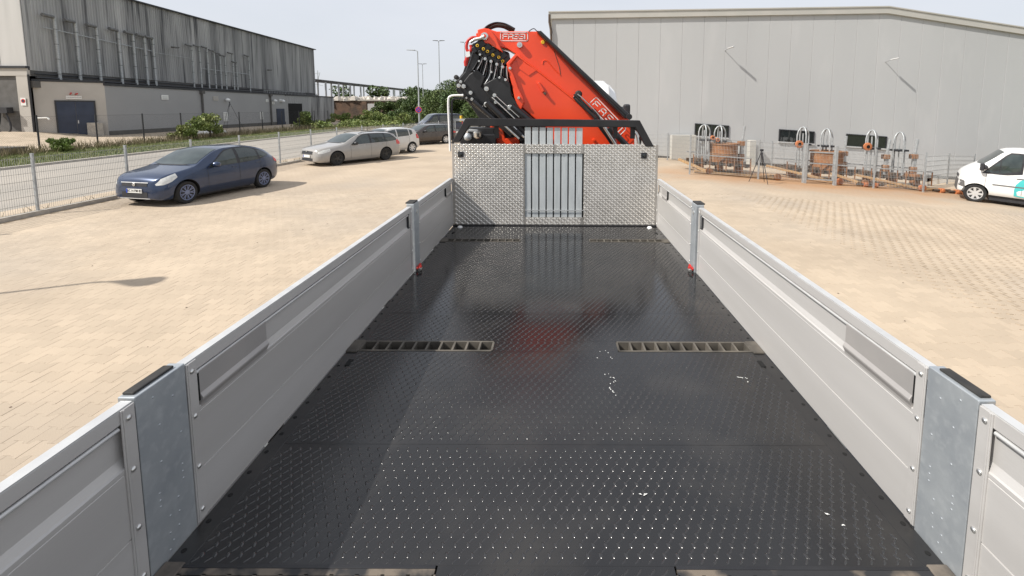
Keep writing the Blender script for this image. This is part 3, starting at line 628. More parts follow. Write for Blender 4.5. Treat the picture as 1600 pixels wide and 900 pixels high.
for yy in (53.5, 62.6, 64.4):
    r = empty('annex_lamp', (AX, yy, 3.45), 0, {53.5: 'round lamp with dark shade on the grey annex wall above the louvre', 62.6: 'left of two small lamps above the far navy annex door', 64.4: 'right of two small lamps above the far navy annex door'}[yy], 'lamp', 'wall lamps on the grey annex')
    MB().cyl((0, 0, 0), (.35, 0, 0), .03, 6).build('arm', M_darktrim, r); MB().lathe((.3, 0, .02), (0, 0, 1), [(-.12, .26), (.0, .24), (.12, .1), (.14, .03)], 12).build('lamp_shade', M_plate, r, smooth=40)
# no parking sign on the column
r = empty('no_parking_sign', (FX - .5, y0 - .13, 3.0), 0, 'small white sign with a red disc on the pale factory column', 'sign')
MB().box(-.2, .2, -.02, 0, -.3, .3).build('sign_board', M_plate, r); MB().cyl((0, -.03, .05), (0, -.02, .05), .16, 20).build('red_disc', M_redprint, r); MB().cyl((0, -.035, .05), (0, -.03, .05), .1, 20).build('dark_disc', M_navy, r)
# hose box with hanging hoses
r = empty('hose_box', (FX - 2.1, y0 - .1, 2.2), 0, 'dark wall box with black hoses hanging in a loop by the pale column', 'hose box')
MB().box(-.6, .7, -.45, .0, -.1, .35).build('box', M_darktrim, r)
MB().tube(smoothline([(0, -.3, -.1), (-.1, -.35, -.9), (-.35, -.3, -1.3), (0.1, -.3, -1.75), (.6, -.3, -1.5), (.7, -.3, -1.0), (.45, -.3, -.1)], 5), .06, 6).build('hose', M_darktrim, r, smooth=50)
r = empty('concrete_block', (-38.1, 38.6, g(-38.1, 38.6)), 0, 'grey upright concrete post block at the corner of the annex', 'block')
MB().box(-.55, .15, -.5, .2, 0, 1.15).build('block', M_kerb, r, bevel=.03)
r = empty('pipe_bracket', (FX + .9, 36.6, 0), 0, 'pale folded barrier arm leaning beside the navy double doors', 'barrier')
MB().bar((-.5, -.3, 1.72), (.25, -.3, 1.75), .1, .1).bar((.25, -.3, 1.75), (.4, -.3, 1.6), .1, .1).build('arm', M_plate, r, bevel=.02)
MB().bar((-.5, -.05, 1.75), (-.5, -.3, 1.75), .06, .06).build('hinge', M_plate, r)
# low retaining wall near the left edge
r = MB().box(-34.5, -31.0, 25.2, 27.0, -.1, .32).build('retaining_wall', M_plinth, None); tag(r, 'low dark grey retaining wall beyond the chain link fence at the left edge', 'wall')
# surveying tripod by the annex
def tripod(loc, h, name, label, m, sp=.45):
    r = empty(name, loc, .3, label, 'tripod')
    for k in range(3):
        a = 2.09 * k + .5; MB().cyl((.03 * math.cos(a), .03 * math.sin(a), h), (sp * math.cos(a), sp * math.sin(a), 0), .018, 6, r2=.012).build('leg', m, r)
    MB().cyl((0, 0, h - .35), (0, 0, h + .1), .016, 6).build('centre_column', m, r)
    MB().box(-.05, .05, -.04, .04, h + .08, h + .16).cyl((0, 0, h - .05), (0, 0, h + .03), .05, 8).build('head', m, r)
tripod((-34.5, 49.2, g(-34.5, 49.2)), 2.9, 'timber_tripod', 'tall dark tripod standing in the weeds by the grey annex', M_darktrim, 1.2)
tripod((7.95, 17.6, g(7.95, 17.6)), 1.15, 'camera_tripod', 'black camera tripod standing on the paving in front of the mesh fence', M_darktrim, .42)
# ================================================================ TRUCK
BZ = 1.30; HYD = 5.506
M_dirtm = mat('dirty_rail', (0.13, 0.115, 0.095), (0.05, 0.045, 0.038), 0.7, scale=7, detail=6, bump=0.001)
M_nearlip = mat('dusty_black_paint', (0.022, 0.022, 0.024), (0.16, 0.13, 0.10), 0.6, scale=9, detail=8, contrast=(0.48, 0.62))
M_hosecover = mat('worn_hose_cover', (0.06, 0.035, 0.028), (0.022, 0.016, 0.014), 0.7, scale=12, bump=0.002)
truck = empty('flatbed_truck', (0, 4, 0), 0, 'flatbed truck with aluminium dropsides and black tread plate load bed in the foreground', 'truck')
truck.location = (0, 0, 0)
# --- side boards
prof = [(-.032, 0), (-.032, .577), (0, .577), (0, .538), (-.004, .534), (-.016, .532), (-.016, .428), (-.006, .404), (0, .400), (0, .388), (-.002, .3865), (-.002, .3845), (0, .383), (0, .1835), (-.0035, .182), (-.0035, .1785), (0, .177), (0, .0)]
def dropside(s, ya, yb, cover=None, slot=None, label=None):
    X = s * 1.24
    mb = MB().prism([(X - s * u, BZ + z) for (u, z) in prof], ya, yb)
    d = mb.build('dropside', M_alu, truck, label=label)
    MB().box(min(X + s * .001, X + s * .034), max(X + s * .001, X + s * .034), ya, yb, BZ + .5765, BZ + .582).build('top_rail', M_alu_rail, d)
    MB().cyl((X + s * .006, ya + .045, BZ + .524), (X + s * .006, yb - .045, BZ + .524), .007, 8).build('lip', M_alu_rail, d, smooth=50)
    for (a, b) in ((ya, ya + .042), (yb - .042, yb)):
        MB().box(min(X, X - s * .005), max(X, X - s * .005), a, b, BZ + .002, BZ + .578).box(min(X - s * .005, X - s * .0075), max(X - s * .005, X - s * .0075), a + .004, a + .01, BZ + .003, BZ + .577).build('end_strip', M_alu, d, bevel=.0015)
        rv = None
        for z in (.04, .20, .385, .545):
            p = (X - s * .005, (a + b) / 2, BZ + z)
            if rv is None: rv = MB().lathe((0, 0, 0), (-s, 0, 0), [(0, .0085), (.003, .0082), (.0052, .005), (.006, .002)], 12).build('rivet', M_steel, d, smooth=60); rv.location = p
            else:
                c = rv.copy(); C.objects.link(c); c.location = p; c.parent = d
    if cover:
        a, b = cover
        P = [(0.0, .528), (-.001, .524), (-.001, .445), (-.010, .430), (-.010, .424), (-.001, .405), (-.0, .392), (.014, .392), (.014, .528)]
        MB().prism([(X - s * (-u_ * -1) * 1.0 if False else X + s * (u_ + .0), BZ + z) for (u_, z) in P], a, b).build('cover_plate', M_covers, d, bevel=.002)
        MB().box(min(X + s * .0, X + s * .0165), max(X + s * .0, X + s * .0165), a - .012, a, BZ + .42, BZ + .52).build('latch_gap', M_hole, d)
    if slot:
        MB().box(min(X + s * .0155, X - s * .001), max(X + s * .0155, X - s * .001), slot, slot + .028, BZ + .41, BZ + .53).build('latch_slot', M_darktrim, d, bevel=.002)
        MB().box(min(X + s * .004, X - s * .004), max(X + s * .004, X - s * .004), slot + .007, slot + .02, BZ + .42, BZ + .52).build('latch', M_steel, d, bevel=.002)
    return d
M_covers = mat('latch_cover_plate', (0.37, 0.355, 0.345), (0.41, 0.39, 0.375), 0.45, 0.3, scale=5)
for s, w in ((-1, 'left'), (1, 'right')):
    dropside(s, 1.457, 3.90, (1.512, 1.885), 3.815)
    dropside(s, 4.085, HYD - .006, (5.03, 5.25) if s > 0 else (5.18, 5.42), None)
    dropside(s, -0.7, 1.266, None, None)
    # wide galvanised stake
    X = s * 1.24
    st = MB().box(min(X - s * .002, X + s * .05), max(X - s * .002, X + s * .05), 1.272, 1.4555, BZ - .06, BZ + .588).build('stake', M_galv, truck, bevel=.003)
    MB().box(min(X + s * .012, X + s * .046), max(X + s * .012, X + s * .046), 1.283, 1.43, BZ + .588, BZ + .596).build('rubber_cap', M_rubber, st, bevel=.003)
    rv = None
    for (yy, z) in ((1.33, .55), (1.40, .51), (1.345, .45), (1.42, .37), (1.34, .33), (1.415, .26), (1.415, .235), (1.415, .21), (1.325, .235), (1.325, .21), (1.325, .19), (1.39, .165), (1.355, .13), (1.39, .115), (1.35, .075), (1.385, .07), (1.36, .04), (1.345, .02)):
        p = (X - s * .002, yy, BZ + z)
        if rv is None: rv = MB().lathe((0, 0, 0), (-s, 0, 0), [(0, .0042), (.0012, .003), (.0016, .001)], 8).build('stake_bolt', M_galv, st, smooth=60); rv.location = p
        else:
            c = rv.copy(); C.objects.link(c); c.location = p; c.parent = st
    MB().box(min(X + s * .0, X + s * .03), max(X + s * .0, X + s * .03), 1.2665, 1.2715, BZ - .02, BZ + .56).build('gap_seal', M_rubber, st)
    # narrow far stake
    st = MB().box(min(X - s * .018, X + s * .05), max(X - s * .018, X + s * .05), 3.925, 4.06, BZ - .05, BZ + .60).build('stake', M_galv, truck, bevel=.004)
    MB().box(min(X - s * .012, X + s * .06), max(X - s * .012, X + s * .06), 3.93, 4.055, BZ + .60, BZ + .612).build('rubber_cap', M_rubber, st, bevel=.003)
    MB().cyl((X - s * .018, 3.99, BZ + .52), (X - s * .024, 3.99, BZ + .52), .018, 12).build('stake_bolt', M_steel, st)
    lt = MB().cyl((X - s * .02, 3.95, BZ + .022), (X - s * .062, 3.95, BZ + .036), .012, 12).bar((X - s * .026, 3.93, BZ + .018), (X - s * .042, 3.99, BZ + .045), .014, .02).build('latch_lever', M_redlatch, st, bevel=.003)
    MB().cyl((X - s * .05, 3.92, BZ + .012), (X - s * .05, 3.965, BZ + .018), .014, 10).build('latch_pin', M_steel, st)
    # outer sill below the boards
    MB().box(min(X, X + s * .06), max(X, X + s * .06), -.7, HYD, BZ - .18, BZ - .062).build('side_beam', M_blackpaint, truck)
    # hinges under boards
    for yy in (0.5, 1.9, 3.3, 4.7):
        MB().box(min(X + s * .033, X + s * .05), max(X + s * .033, X + s * .05), yy, yy + .12, BZ - .12, BZ + .12).build('hinge', M_galv, truck)
# --- floor
def lens(Lh, W, h, n=8):
    pts = []
    for i in range(n):
        t = 2 * math.pi * i / n; c = math.cos(t); sn = math.sin(t)
        pts.append((c * Lh, math.copysign(abs(sn) ** 1.1, sn) * W))
    V = [(x, y, 0) for x, y in pts] + [(x * .84, y * .58, h * .78) for x, y in pts] + [(0, 0, h)]
    F = []
    for i in range(n):
        j = (i + 1) % n; F.append((i, j, n + j, n + i)); F.append((n + i, n + j, 2 * n, 2 * n))
    V = np.array(V)
    quads = [f for f in F if f[2] != f[3]]; tris = [f[:3] for f in F if f[2] == f[3]]
    T = [(a, b, c) for a, b, c, d in quads] + [(a, c, d) for a, b, c, d in quads] + tris
    return V, np.array(T)
LV, LT = lens(.0150, .0052, .0024)
def rotz(a): c, s = math.cos(a), math.sin(a); return np.array([[c, -s, 0], [s, c, 0], [0, 0, 1.0]])
RA, RB = rotz(rad(116)) @ np.diag([.82, 1.15, 1.12]), rotz(rad(50)) @ np.diag([.92, .72, .8])
def floor_lugs(x0, x1, y0, y1, z, parent):
    px_, py_ = .0415, .0355; PA = []; PB = []
    for j in range(int((y1 - y0) / py_) + 2):
        for i in range(int((x1 - x0) / px_) + 2):
            ox = (j % 2) * px_ / 2
            for arr, dx, dy in ((PA, 0, 0), (PB, px_ * .27, py_ / 2)):
                x = math.floor(x0 / px_) * px_ + i * px_ + ox + dx; y = math.floor(y0 / py_) * py_ + j * py_ + dy
                if x0 + .014 < x < x1 - .014 and y0 + .014 < y < y1 - .014: arr.append((x, y, z))
    N1, N2 = len(PA), len(PB); P = np.array(PA + PB)
    R = np.concatenate([np.repeat(RA[None], N1, 0), np.repeat(RB[None], N2, 0)])
    V, F = stamp(LV, LT, P, R); return fast('tread_lugs', V, F, M_lug, parent, None, True, kind='stuff')
R_near = (1.165, 1.315); R_mid = (2.595, 2.712); R_far = (4.82, 4.925)
secs = [(-.7, R_near[0]), (R_near[1], 1.84), (1.8403, R_mid[0]), (R_mid[1], 3.10), (3.1012, R_far[0]), (R_far[1], HYD - .03)]
SX = 1.165
for (a, b) in secs:
    fp = MB().box(-SX, SX, a, b, BZ - .012, BZ).build('floor_plate', M_floor, truck, bevel=.0015)
    if b > .4: floor_lugs(-SX, SX, max(a, .4), b, BZ, fp)
for (a, b) in (R_near, R_mid, R_far):
    fp = MB().box(-.372, .372, a, b, BZ - .012, BZ - .0005).build('floor_plate', M_floor, truck)
    floor_lugs(-.372, .372, a, b, BZ - .0005, fp)
for s in (-1, 1):
    X0, X1 = sorted((s * (SX + .002), s * 1.236))
    es = MB().box(X0, X1, -.7, HYD - .03, BZ - .012, BZ - .003).build('edge_strip', M_floor, truck, bevel=.002)
    for k in range(46):
        y = .5 + k * .108
        if any(abs(y - m_) < .10 for m_ in (1.25, 2.65, 4.87)): continue
        MB().cyl((s * 1.213, y, BZ - .0035), (s * 1.213, y, BZ - .0018), .0085, 10).build('screw_hole', M_hole, es)
    for y in (2.47, 3.84, 5.17):
        MB().bar((s * 1.165, y - .03, BZ + .001), (s * 1.165, y + .03, BZ + .001), .026, .003).build('lashing_slot', M_hole, es)
    # pocket rails for stanchions
    for (a, b), dirt in ((R_near, M_dirt), (R_mid, M_dirtm), (R_far, M_dirtm)) if True else ():
        xa, xb = .378, 1.165; x0, x1 = sorted((s * xa, s * 1.236))
        bw = .03 if a < 2 else .012
        rl = MB().box(x0, x1, a, a + .012, BZ - .07, BZ + .003).box(x0, x1, b - .012, b, BZ - .07, BZ + .003).build('pocket_rail', dirt if a > 2 else M_blackpaint, truck, bevel=.001)
        if a < 2: MB().box(x0, x1, b - .034, b - .0125, BZ - .07, BZ + .002).build('rail_lip', M_nearlip, rl)
        n = 10; pw = (xb - xa) / n
        for k in range(n + 1):
            x = s * (xa + k * pw)
            dv = MB().box(x - .006, x + .006, a + .012, b - bw, BZ - .07, BZ + .002).build('divider', dirt, rl)
        MB().box(x0, x1, a + .012, b - .012, BZ - .085, BZ - .07).build('pocket_base', M_hole, rl)
        bx0, bx1 = sorted((s * 1.171, s * 1.236))
        MB().box(bx0, bx1, a - .012, b + .006, BZ - .03, BZ + .006).build('rail_end_block', dirt, rl, bevel=.004)
    MB().lathe((s * 1.135, 5.40, BZ), (0, 0, 1), [(0, .03), (.012, .028), (.02, .018), (.023, .004)], 14).build('floor_lamp_dome', M_white, truck, smooth=60)
# white chips lying on the bed
V = []; F = []
for (cx_, cy_, n_, sp_) in ((.30, 2.58, 6, .05), (.30, 2.33, 7, .045), (.295, 2.2, 5, .03), (1.0, 2.33, 7, .035), (.33, 1.58, 3, .03), (.97, 1.50, 2, .01), (1.0, 1.46, 2, .01)):
    for i in range(n_):
        x = cx_ + random.gauss(0, sp_ * .5); y = cy_ + random.gauss(0, sp_); a = random.uniform(0, 3.1); l_ = random.uniform(.003, .009); w_ = .0025; k = len(V)
        c, s_ = math.cos(a), math.sin(a); z = BZ + .0026
        V += [(x + c * l_, y + s_ * l_, z), (x - s_ * w_, y + c * w_, z + .001), (x - c * l_, y - s_ * l_, z), (x + s_ * w_, y - c * w_, z + .001)]; F.append((k, k + 1, k + 2, k + 3))
tag(fast('white_chips', V, F, M_plate), 'small white chips scattered on the black load bed', 'chips', None, 'stuff')
# --- headboard of bright tread plate
HV, HT = lens(.0220, .0120, .0040)
def head_lugs(x0, x1, z0, z1, y, parent):
    px_, pz_ = .0665, .0565; P = []; R = []
    tilt = np.array([[1, 0, 0], [0, 0, -1.0], [0, 1.0, 0]])      # z-up template turned to face -Y
    A1 = tilt @ rotz(rad(-38)); B1 = tilt @ rotz(rad(38)) @ np.diag([.62, .52, .4])
    for j in range(-1, int((z1 - z0) / (pz_ / 2)) + 2):
        for i in range(-1, int((x1 - x0) / px_) + 2):
            for Rm, ddx in ((A1, 0), (B1, px_ / 2)):
                x = math.floor(x0 / px_) * px_ + i * px_ + (j % 2) * px_ / 2 + ddx; z = z0 + j * pz_ / 2 + .012
                if x0 + .012 < x < x1 - .012 and z0 + .01 < z < z1 - .01:
                    pass
                else: continue
                if (j % 2 == 0) == (Rm is A1) or True:
                    P.append((x, y, z)); R.append(Rm)
    # checkerboard: one direction on even cells, the other on odd cells
    seen = {}; P2 = []; R2 = []
    for p, r in zip(P, R):
        key = (round(p[0] / (px_ / 2)), round((p[2] - z0 - .012) / (pz_ / 2)))
        if key in seen: continue
        seen[key] = 1; P2.append(p); R2.append(A1 if (key[0] + key[1]) % 2 == 0 else B1)
    V, F = stamp(HV, HT, np.array(P2), np.array(R2)); return fast('tread_lugs', V, F, M_alu_lug_lit, parent, None, False, kind='stuff')
ZT = BZ + .995
hbd = empty('headboard', (0, 0, 0)); hbd.parent = truck
for (x0, x1, z0, z1) in ((-1.238, -.366, BZ + .012, ZT), (.346, 1.238, BZ + .012, ZT), (-.364, .344, BZ + .012, BZ + .098)):
    pl = MB().box(x0, x1, HYD, HYD + .02, z0, z1).build('tread_sheet', M_alu_tread, hbd, bevel=.002)
for (x0, x1) in ((-.364, -.018), (-.012, .344)):
    MB().box(x0, x1, HYD - .002, HYD + .012, ZT - .112, ZT - .002).build('tread_strap', M_alu_tread, hbd, bevel=.002)
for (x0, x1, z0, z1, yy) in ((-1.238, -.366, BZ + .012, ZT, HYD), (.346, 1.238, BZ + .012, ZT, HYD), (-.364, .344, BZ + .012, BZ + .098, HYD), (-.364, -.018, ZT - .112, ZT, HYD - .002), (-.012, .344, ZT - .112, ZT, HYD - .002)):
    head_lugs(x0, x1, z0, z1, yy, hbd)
MB().box(-.366, .346, HYD + .045, HYD + .06, BZ + .09, ZT).build('slat_backing', M_darktrim, hbd)
MB().box(-1.23, 1.23, HYD + .06, HYD + .1, BZ - .1, ZT - .01).build('back_frame', M_blackpaint, hbd)
for k in range(8):
    xc = -.327 + k * .0885
    MB().box(xc - .0365, xc + .0365, HYD + .014, HYD + .044, BZ + .098, BZ + 1.20 - .001 * k).build('slat', M_slat, hbd, bevel=.004)
MB().cyl((-.364, HYD - .004, BZ + .19), (.35, HYD - .004, BZ + .19), .005, 8).build('retaining_rod', M_steel, hbd, smooth=60)
for x, z in ((-1.132, 2.17), (1.067, 2.163)):
    lp = MB().box(x - .035, x + .035, HYD - .012, HYD + .005, z - .035, z + .035).build('lamp_housing', M_darktrim, hbd, bevel=.004)
    MB2 = MB().lathe((x, HYD - .012, z), (0, -1, 0), [(0, .022), (.006, .02), (.009, .012), (.01, .002)], 14).build('work_lamp', M_glass, hbd, smooth=50)
MB().box(-1.238, 1.238, HYD - .03, HYD, BZ - .01, BZ + .012).build('foot_angle', M_blackpaint, hbd)
# black tube frame above the headboard
pts = [(-1.234, 2.318), (-1.069, 2.604), (1.008, 2.585), (1.183, 2.273), (1.084, 2.272), (0.957, 2.501), (-1.024, 2.509), (-1.15, 2.318)]
MB().prism(pts, HYD - .01, HYD + .06).build('headboard_frame', M_blackpaint, truck, bevel=.006)
for x in (-.71, .73, .94):
    MB().box(x - .028, x + .028, HYD + .07, HYD + .10, 2.36, 2.52).build('frame_bracket', M_blackpaint, truck, bevel=.004)
# mirror / guard frame on the left behind the headboard
pts = [(-1.348, 2.17), (-1.355, 2.467), (-1.36, 2.808), (-1.33, 2.869), (-1.273, 2.881), (-1.168, 2.882)]
MB().tube(smoothline([(x, 5.9, z) for x, z in pts], 5), .014, 10).build('guard_frame', M_white, truck, smooth=50)
pts = [(-1.316, 2.259), (-1.324, 2.465), (-1.323, 2.776), (-1.297, 2.833), (-1.24, 2.842), (-1.174, 2.842)]
MB().tube(smoothline([(x, 5.93, z) for x, z in pts], 5), .013, 8).build('guard_seal', M_darktrim, truck, smooth=50)
MB().bar((-1.34, 5.95, 2.57), (-1.08, 5.95, 2.57), .02, .03).bar((-1.34, 5.95, 2.44), (-1.0, 5.95, 2.43), .02, .02).build('guard_rung', M_galvpost, truck)
# chassis, wheels and cab
for s in (-1, 1):
    MB().box(min(s * .35, s * .43), max(s * .35, s * .43), -.7, 9.6, .85, 1.15).build('chassis_rail', M_blackpaint, truck)
for y in np.arange(-.5, 5.5, .6): MB().box(-1.2, 1.2, y, y + .08, BZ - .13, BZ - .088).build('cross_member', M_blackpaint, truck)
def truck_wheel(x, y, s):
    w = MB().lathe((x, y, .5), (s, 0, 0), [(-.15, .30), (-.15, .46), (-.10, .5), (.10, .5), (.15, .46), (.15, .30)], 28).build('wheel', M_tyre, truck, smooth=40)
    MB().lathe((x, y, .5), (s, 0, 0), [(-.1, .28), (.13, .3), (.08, .2), (.03, .12), (.12, .11), (.13, .05)], 20).build('rim', M_steel, w, smooth=40)
for s in (-1, 1):
    for y in (.9, 8.3): truck_wheel(s * 1.05, y, s)
CY0, CY1 = 7.55, 9.75
cp = [(CY0, 1.0), (CY0 + .02, 2.8), (CY0 + .35, 3.04), (CY0 + .95, 3.16), (CY0 + 1.3, 3.06), (CY1 - .25, 2.75), (CY1, 1.9), (CY1, .75), (CY0, .75)]
cab = MB().prism(cp, -1.17, 1.05, axis='X').build('cab', M_white, truck, bevel=.12, seg=4, smooth=35)
MB().prism([(CY0 - .03, 2.92), (CY0 + .1, 3.1), (CY0 + .8, 3.21), (CY0 + 1.1, 3.14), (CY0 + 1.1, 3.0), (CY0, 2.84)], -.9, .90, axis='X').build('roof_spoiler', M_white, cab, bevel=.05, seg=3, smooth=35)
MB().box(-.9, .9, CY1 - .03, CY1 + .01, 1.95, 2.65).build('windscreen', M_carglass, cab)
MB().box(-1.1, 1.05, CY1 - .02, CY1 + .06, .55, 1.1).build('bumper', M_darktrim, cab)
for s in (-1, 1):
    MB().box(s * 1.32 - .09, s * 1.32 + .09, CY1 - .5, CY1 - .38, 2.2, 2.75).bar((s * 1.1, CY1 - .45, 2.7), (s * 1.3, CY1 - .45, 2.6), .04, .04).build('mirror', M_darktrim, truck, bevel=.03)
MB().box(1.13, 1.24, 7.6, 7.72, 2.35, 2.79).build('side_deflector', M_darktrim, truck, bevel=.03)

# ================================================================ LOADER CRANE
cr_ = empty('loader_crane', (0, 6.6, 0), 0, 'red and black folding loader crane mounted between truck bed and cab', 'crane'); cr_.location = (0, 0, 0)
def P3(Y, pts): return [(x, Y, z) for x, z in pts]
boom = [(-1.087, 3.724), (-1.051, 3.758), (-1.008, 3.784), (-0.964, 3.801), (-0.912, 3.797), (-0.868, 3.78), (-0.799, 3.759), (-0.59, 3.764), (-0.242, 3.761), (1.008, 2.594), (1.099, 2.453), (1.116, 2.095), (-0.046, 2.091), (-0.082, 2.422), (-0.278, 2.572), (-0.543, 2.8), (-0.569, 2.888), (-0.594, 3.036), (-0.68, 3.322), (-0.539, 3.46), (-0.661, 3.529), (-0.792, 3.562), (-0.888, 3.614), (-1.001, 3.605), (-1.061, 3.656)]
b1 = MB().prism(boom, 6.40, 6.78).build('outer_boom', M_red, cr_, bevel=.012, smooth=30)
# lower side plate standing proud, its upper edge a folded ridge
pl = [(-0.661, 3.321), (-0.54, 3.449), (-0.497, 3.449), (-0.394, 3.348), (-0.152, 3.17), (0.108, 2.965), (0.327, 2.793), (0.573, 2.577), (0.813, 2.351), (0.949, 2.105), (-0.045, 2.101), (-0.081, 2.427), (-0.274, 2.574), (-0.534, 2.799), (-0.56, 2.885), (-0.585, 3.031)]
b2 = MB().prism(pl, 6.33, 6.41).build('inner_boom_plate', M_red, cr_, bevel=.014, smooth=30)
# gusset edge (folded strip) on the left
gs = [(-0.659, 3.32), (-0.538, 3.447), (-0.504, 3.422), (-0.608, 3.303), (-0.557, 3.159), (-0.497, 2.988), (-0.437, 2.868), (-0.42, 2.799), (-0.464, 2.695), (-0.515, 2.773), (-0.55, 2.859), (-0.583, 3.03)]
MB().prism(gs, 6.28, 6.34).build('gusset', M_red, cr_, bevel=.010)
# thin red plate added in the outline of the notch's shade; no recess is cut
nt = [(-0.533, 3.4), (-0.481, 3.375), (-0.257, 3.231), (-0.361, 3.162), (-0.482, 3.247)]
MB().prism(nt, 6.318, 6.328).build('notch_shade_plate', M_red, b2)
ridge = [(-0.497, 3.415), (-0.152, 3.161), (0.327, 2.785), (0.573, 2.569)]
MB().tube(P3(6.33, ridge), .014, 8).build('ridge', M_red, b2, smooth=60)
# knuckle lug with pin
lg = [(-1.043, 3.767), (-0.949, 3.784), (-0.864, 3.76), (-0.796, 3.667), (-0.754, 3.567), (-0.703, 3.465), (-0.789, 3.516), (-0.891, 3.583), (-0.994, 3.583), (-1.028, 3.65)]
MB().prism(lg, 6.28, 6.41).build('knuckle_lug', M_red, cr_, bevel=.012, smooth=30)
def disc(x, y, Y, r, m, name='bolt', par=None, t=.03, ring=None):
    q = DISC[(x, y)]; c = (q[0], Y, q[1])
    o = MB().lathe(c, (0, -1, 0), [(0, r), (t * .8, r), (t, r * .85), (t, .001)], 18).build(name, m, par or cr_, smooth=40)
    if ring: MB().lathe((c[0], Y - t, c[2]), (0, -1, 0), [(0, r * .5), (.004, r * .48), (.005, .001)], 14).build('bolt_centre', ring, o, smooth=40)
    return o
_dp = [(758, 57.5), (811.5, 69.5), (848, 64.5), (797.5, 107), (811, 153), (851.5, 146), (928, 219),
       (747, 72), (756, 77), (762, 80.5), (770, 86), (779, 89), (785, 95), (751, 86), (749.5, 96), (759, 92.5), (768, 96.5), (777, 101), (786, 105), (768.5, 113), (781, 121.5), (790.5, 125),
       (718, 134), (721, 128), (725.5, 135), (736.5, 145), (761, 139), (773.5, 149), (738.5, 155), (761, 163.5), (797.5, 168), (775, 160), (724, 148), (730, 153), (847, 97), (841, 118), (854, 124)]
_dq = [(-0.942, 3.671), (-0.483, 3.572), (-0.17, 3.615), (-0.606, 3.254), (-0.491, 2.86), (-0.139, 2.921), (0.533, 2.289), (-1.038, 3.549), (-0.961, 3.507), (-0.91, 3.477), (-0.841, 3.431), (-0.764, 3.406), (-0.713, 3.355), (-1.005, 3.431), (-1.019, 3.346), (-0.937, 3.376), (-0.859, 3.342), (-0.782, 3.304), (-0.705, 3.27), (-0.856, 3.202), (-0.749, 3.129), (-0.667, 3.1), (-1.296, 3.02), (-1.269, 3.072), (-1.231, 3.012), (-1.137, 2.926), (-0.924, 2.979), (-0.816, 2.893), (-1.121, 2.84), (-0.926, 2.767), (-0.609, 2.729), (-0.804, 2.798), (-1.246, 2.9), (-1.194, 2.857), (-0.178, 3.34), (-0.23, 3.161), (-0.117, 3.11)]
DISC = dict(zip(_dp, _dq))
disc(758, 57.5, 6.28, .052, M_steel, 'pin', ring=M_red, t=.05); disc(811.5, 69.5, 6.40, .042, M_steel, 'pin', ring=M_galv, t=.06)
disc(848, 64.5, 6.40, .026, M_yellow, 'grease_cap', t=.02)
for p in ((797.5, 107), (811, 153)): disc(*p, 6.28, .021, M_steel, 'bolt', t=.035, ring=M_galv)
disc(851.5, 146, 6.33, .019, M_rustdark, 'bolt', t=.06); disc(928, 219, 6.33, .018, M_red, 'bolt', t=.03)
MB().bar((DISC[(841, 118)][0], 6.31, DISC[(841, 118)][1] - .09), (DISC[(851.5, 146)][0] - .02, 6.31, DISC[(851.5, 146)][1] + .02), .04, .05, (0, 1, 0)).build('bracket', M_red, cr_, bevel=.01)
aq = [(-0.172, 3.324), (-0.172, 3.358), (-0.146, 3.376), (-0.111, 3.367), (-0.076, 3.324), (-0.005, 3.238), (0.074, 3.169)]
MB().tube(P3(6.40, aq), .009, 6).build('weld_ridge', M_red, b1, smooth=60)
aq = [(-0.015, 3.497), (0.012, 3.411), (0.056, 3.281), (0.074, 3.169)]
MB().tube(P3(6.398, aq), .004, 5).build('hose_groove', M_rustdark, b1)
# black extension beam on top of the boom
eb = [(-0.252, 3.737), (-0.193, 3.733), (1.009, 2.633), (1.002, 2.582), (0.933, 2.59)]
MB().prism(eb, 6.18, 6.84).build('extension_beam', M_blackpaint, cr_, bevel=.012)
q = [(-0.21, 3.721), (0.984, 2.607)]
MB().tube([(q[0][0], 6.2, q[0][1]), (q[1][0], 6.2, q[1][1])], .026, 10).build('beam_tube', M_blackpaint, cr_, smooth=50)
q = [(0.932, 2.624), (1.01, 2.599)]
MB().cyl((q[1][0] - .03, 6.1, q[1][1] + .015), (q[1][0] - .03, 6.85, q[1][1] + .015), .038, 14).build('beam_end_roller', M_blackpaint, cr_, smooth=50)
# rod pin lever from the knuckle to the left, red shackle hook and strap
q = [(-0.941, 3.666), (-1.001, 3.641), (-1.069, 3.629), (-1.129, 3.591)]
MB().tube(P3(6.24, q), [.03, .024, .022, .02], 10).build('knuckle_link', M_steel, cr_, smooth=60)
q = [(-1.052, 3.658), (-1.111, 3.653), (-1.163, 3.616), (-1.185, 3.549), (-1.178, 3.49), (-1.144, 3.474), (-1.122, 3.516), (-1.134, 3.557)]
MB().tube(smoothline(P3(6.26, q), 5), .020, 8).build('hook', M_redlatch, cr_, smooth=60)
q = [(-1.157, 3.465), (-1.175, 3.407), (-1.201, 3.331), (-1.202, 3.28)]
MB().tube(P3(6.27, q), [.02, .026, .03, .02], 8).build('hook_strap', M_redlatch, cr_, smooth=60)
q = [(-1.191, 3.457), (-1.14, 3.474), (-1.132, 3.407), (-1.183, 3.39)]
MB().prism(q, 6.22, 6.26).build('hook_tag', M_white, cr_)
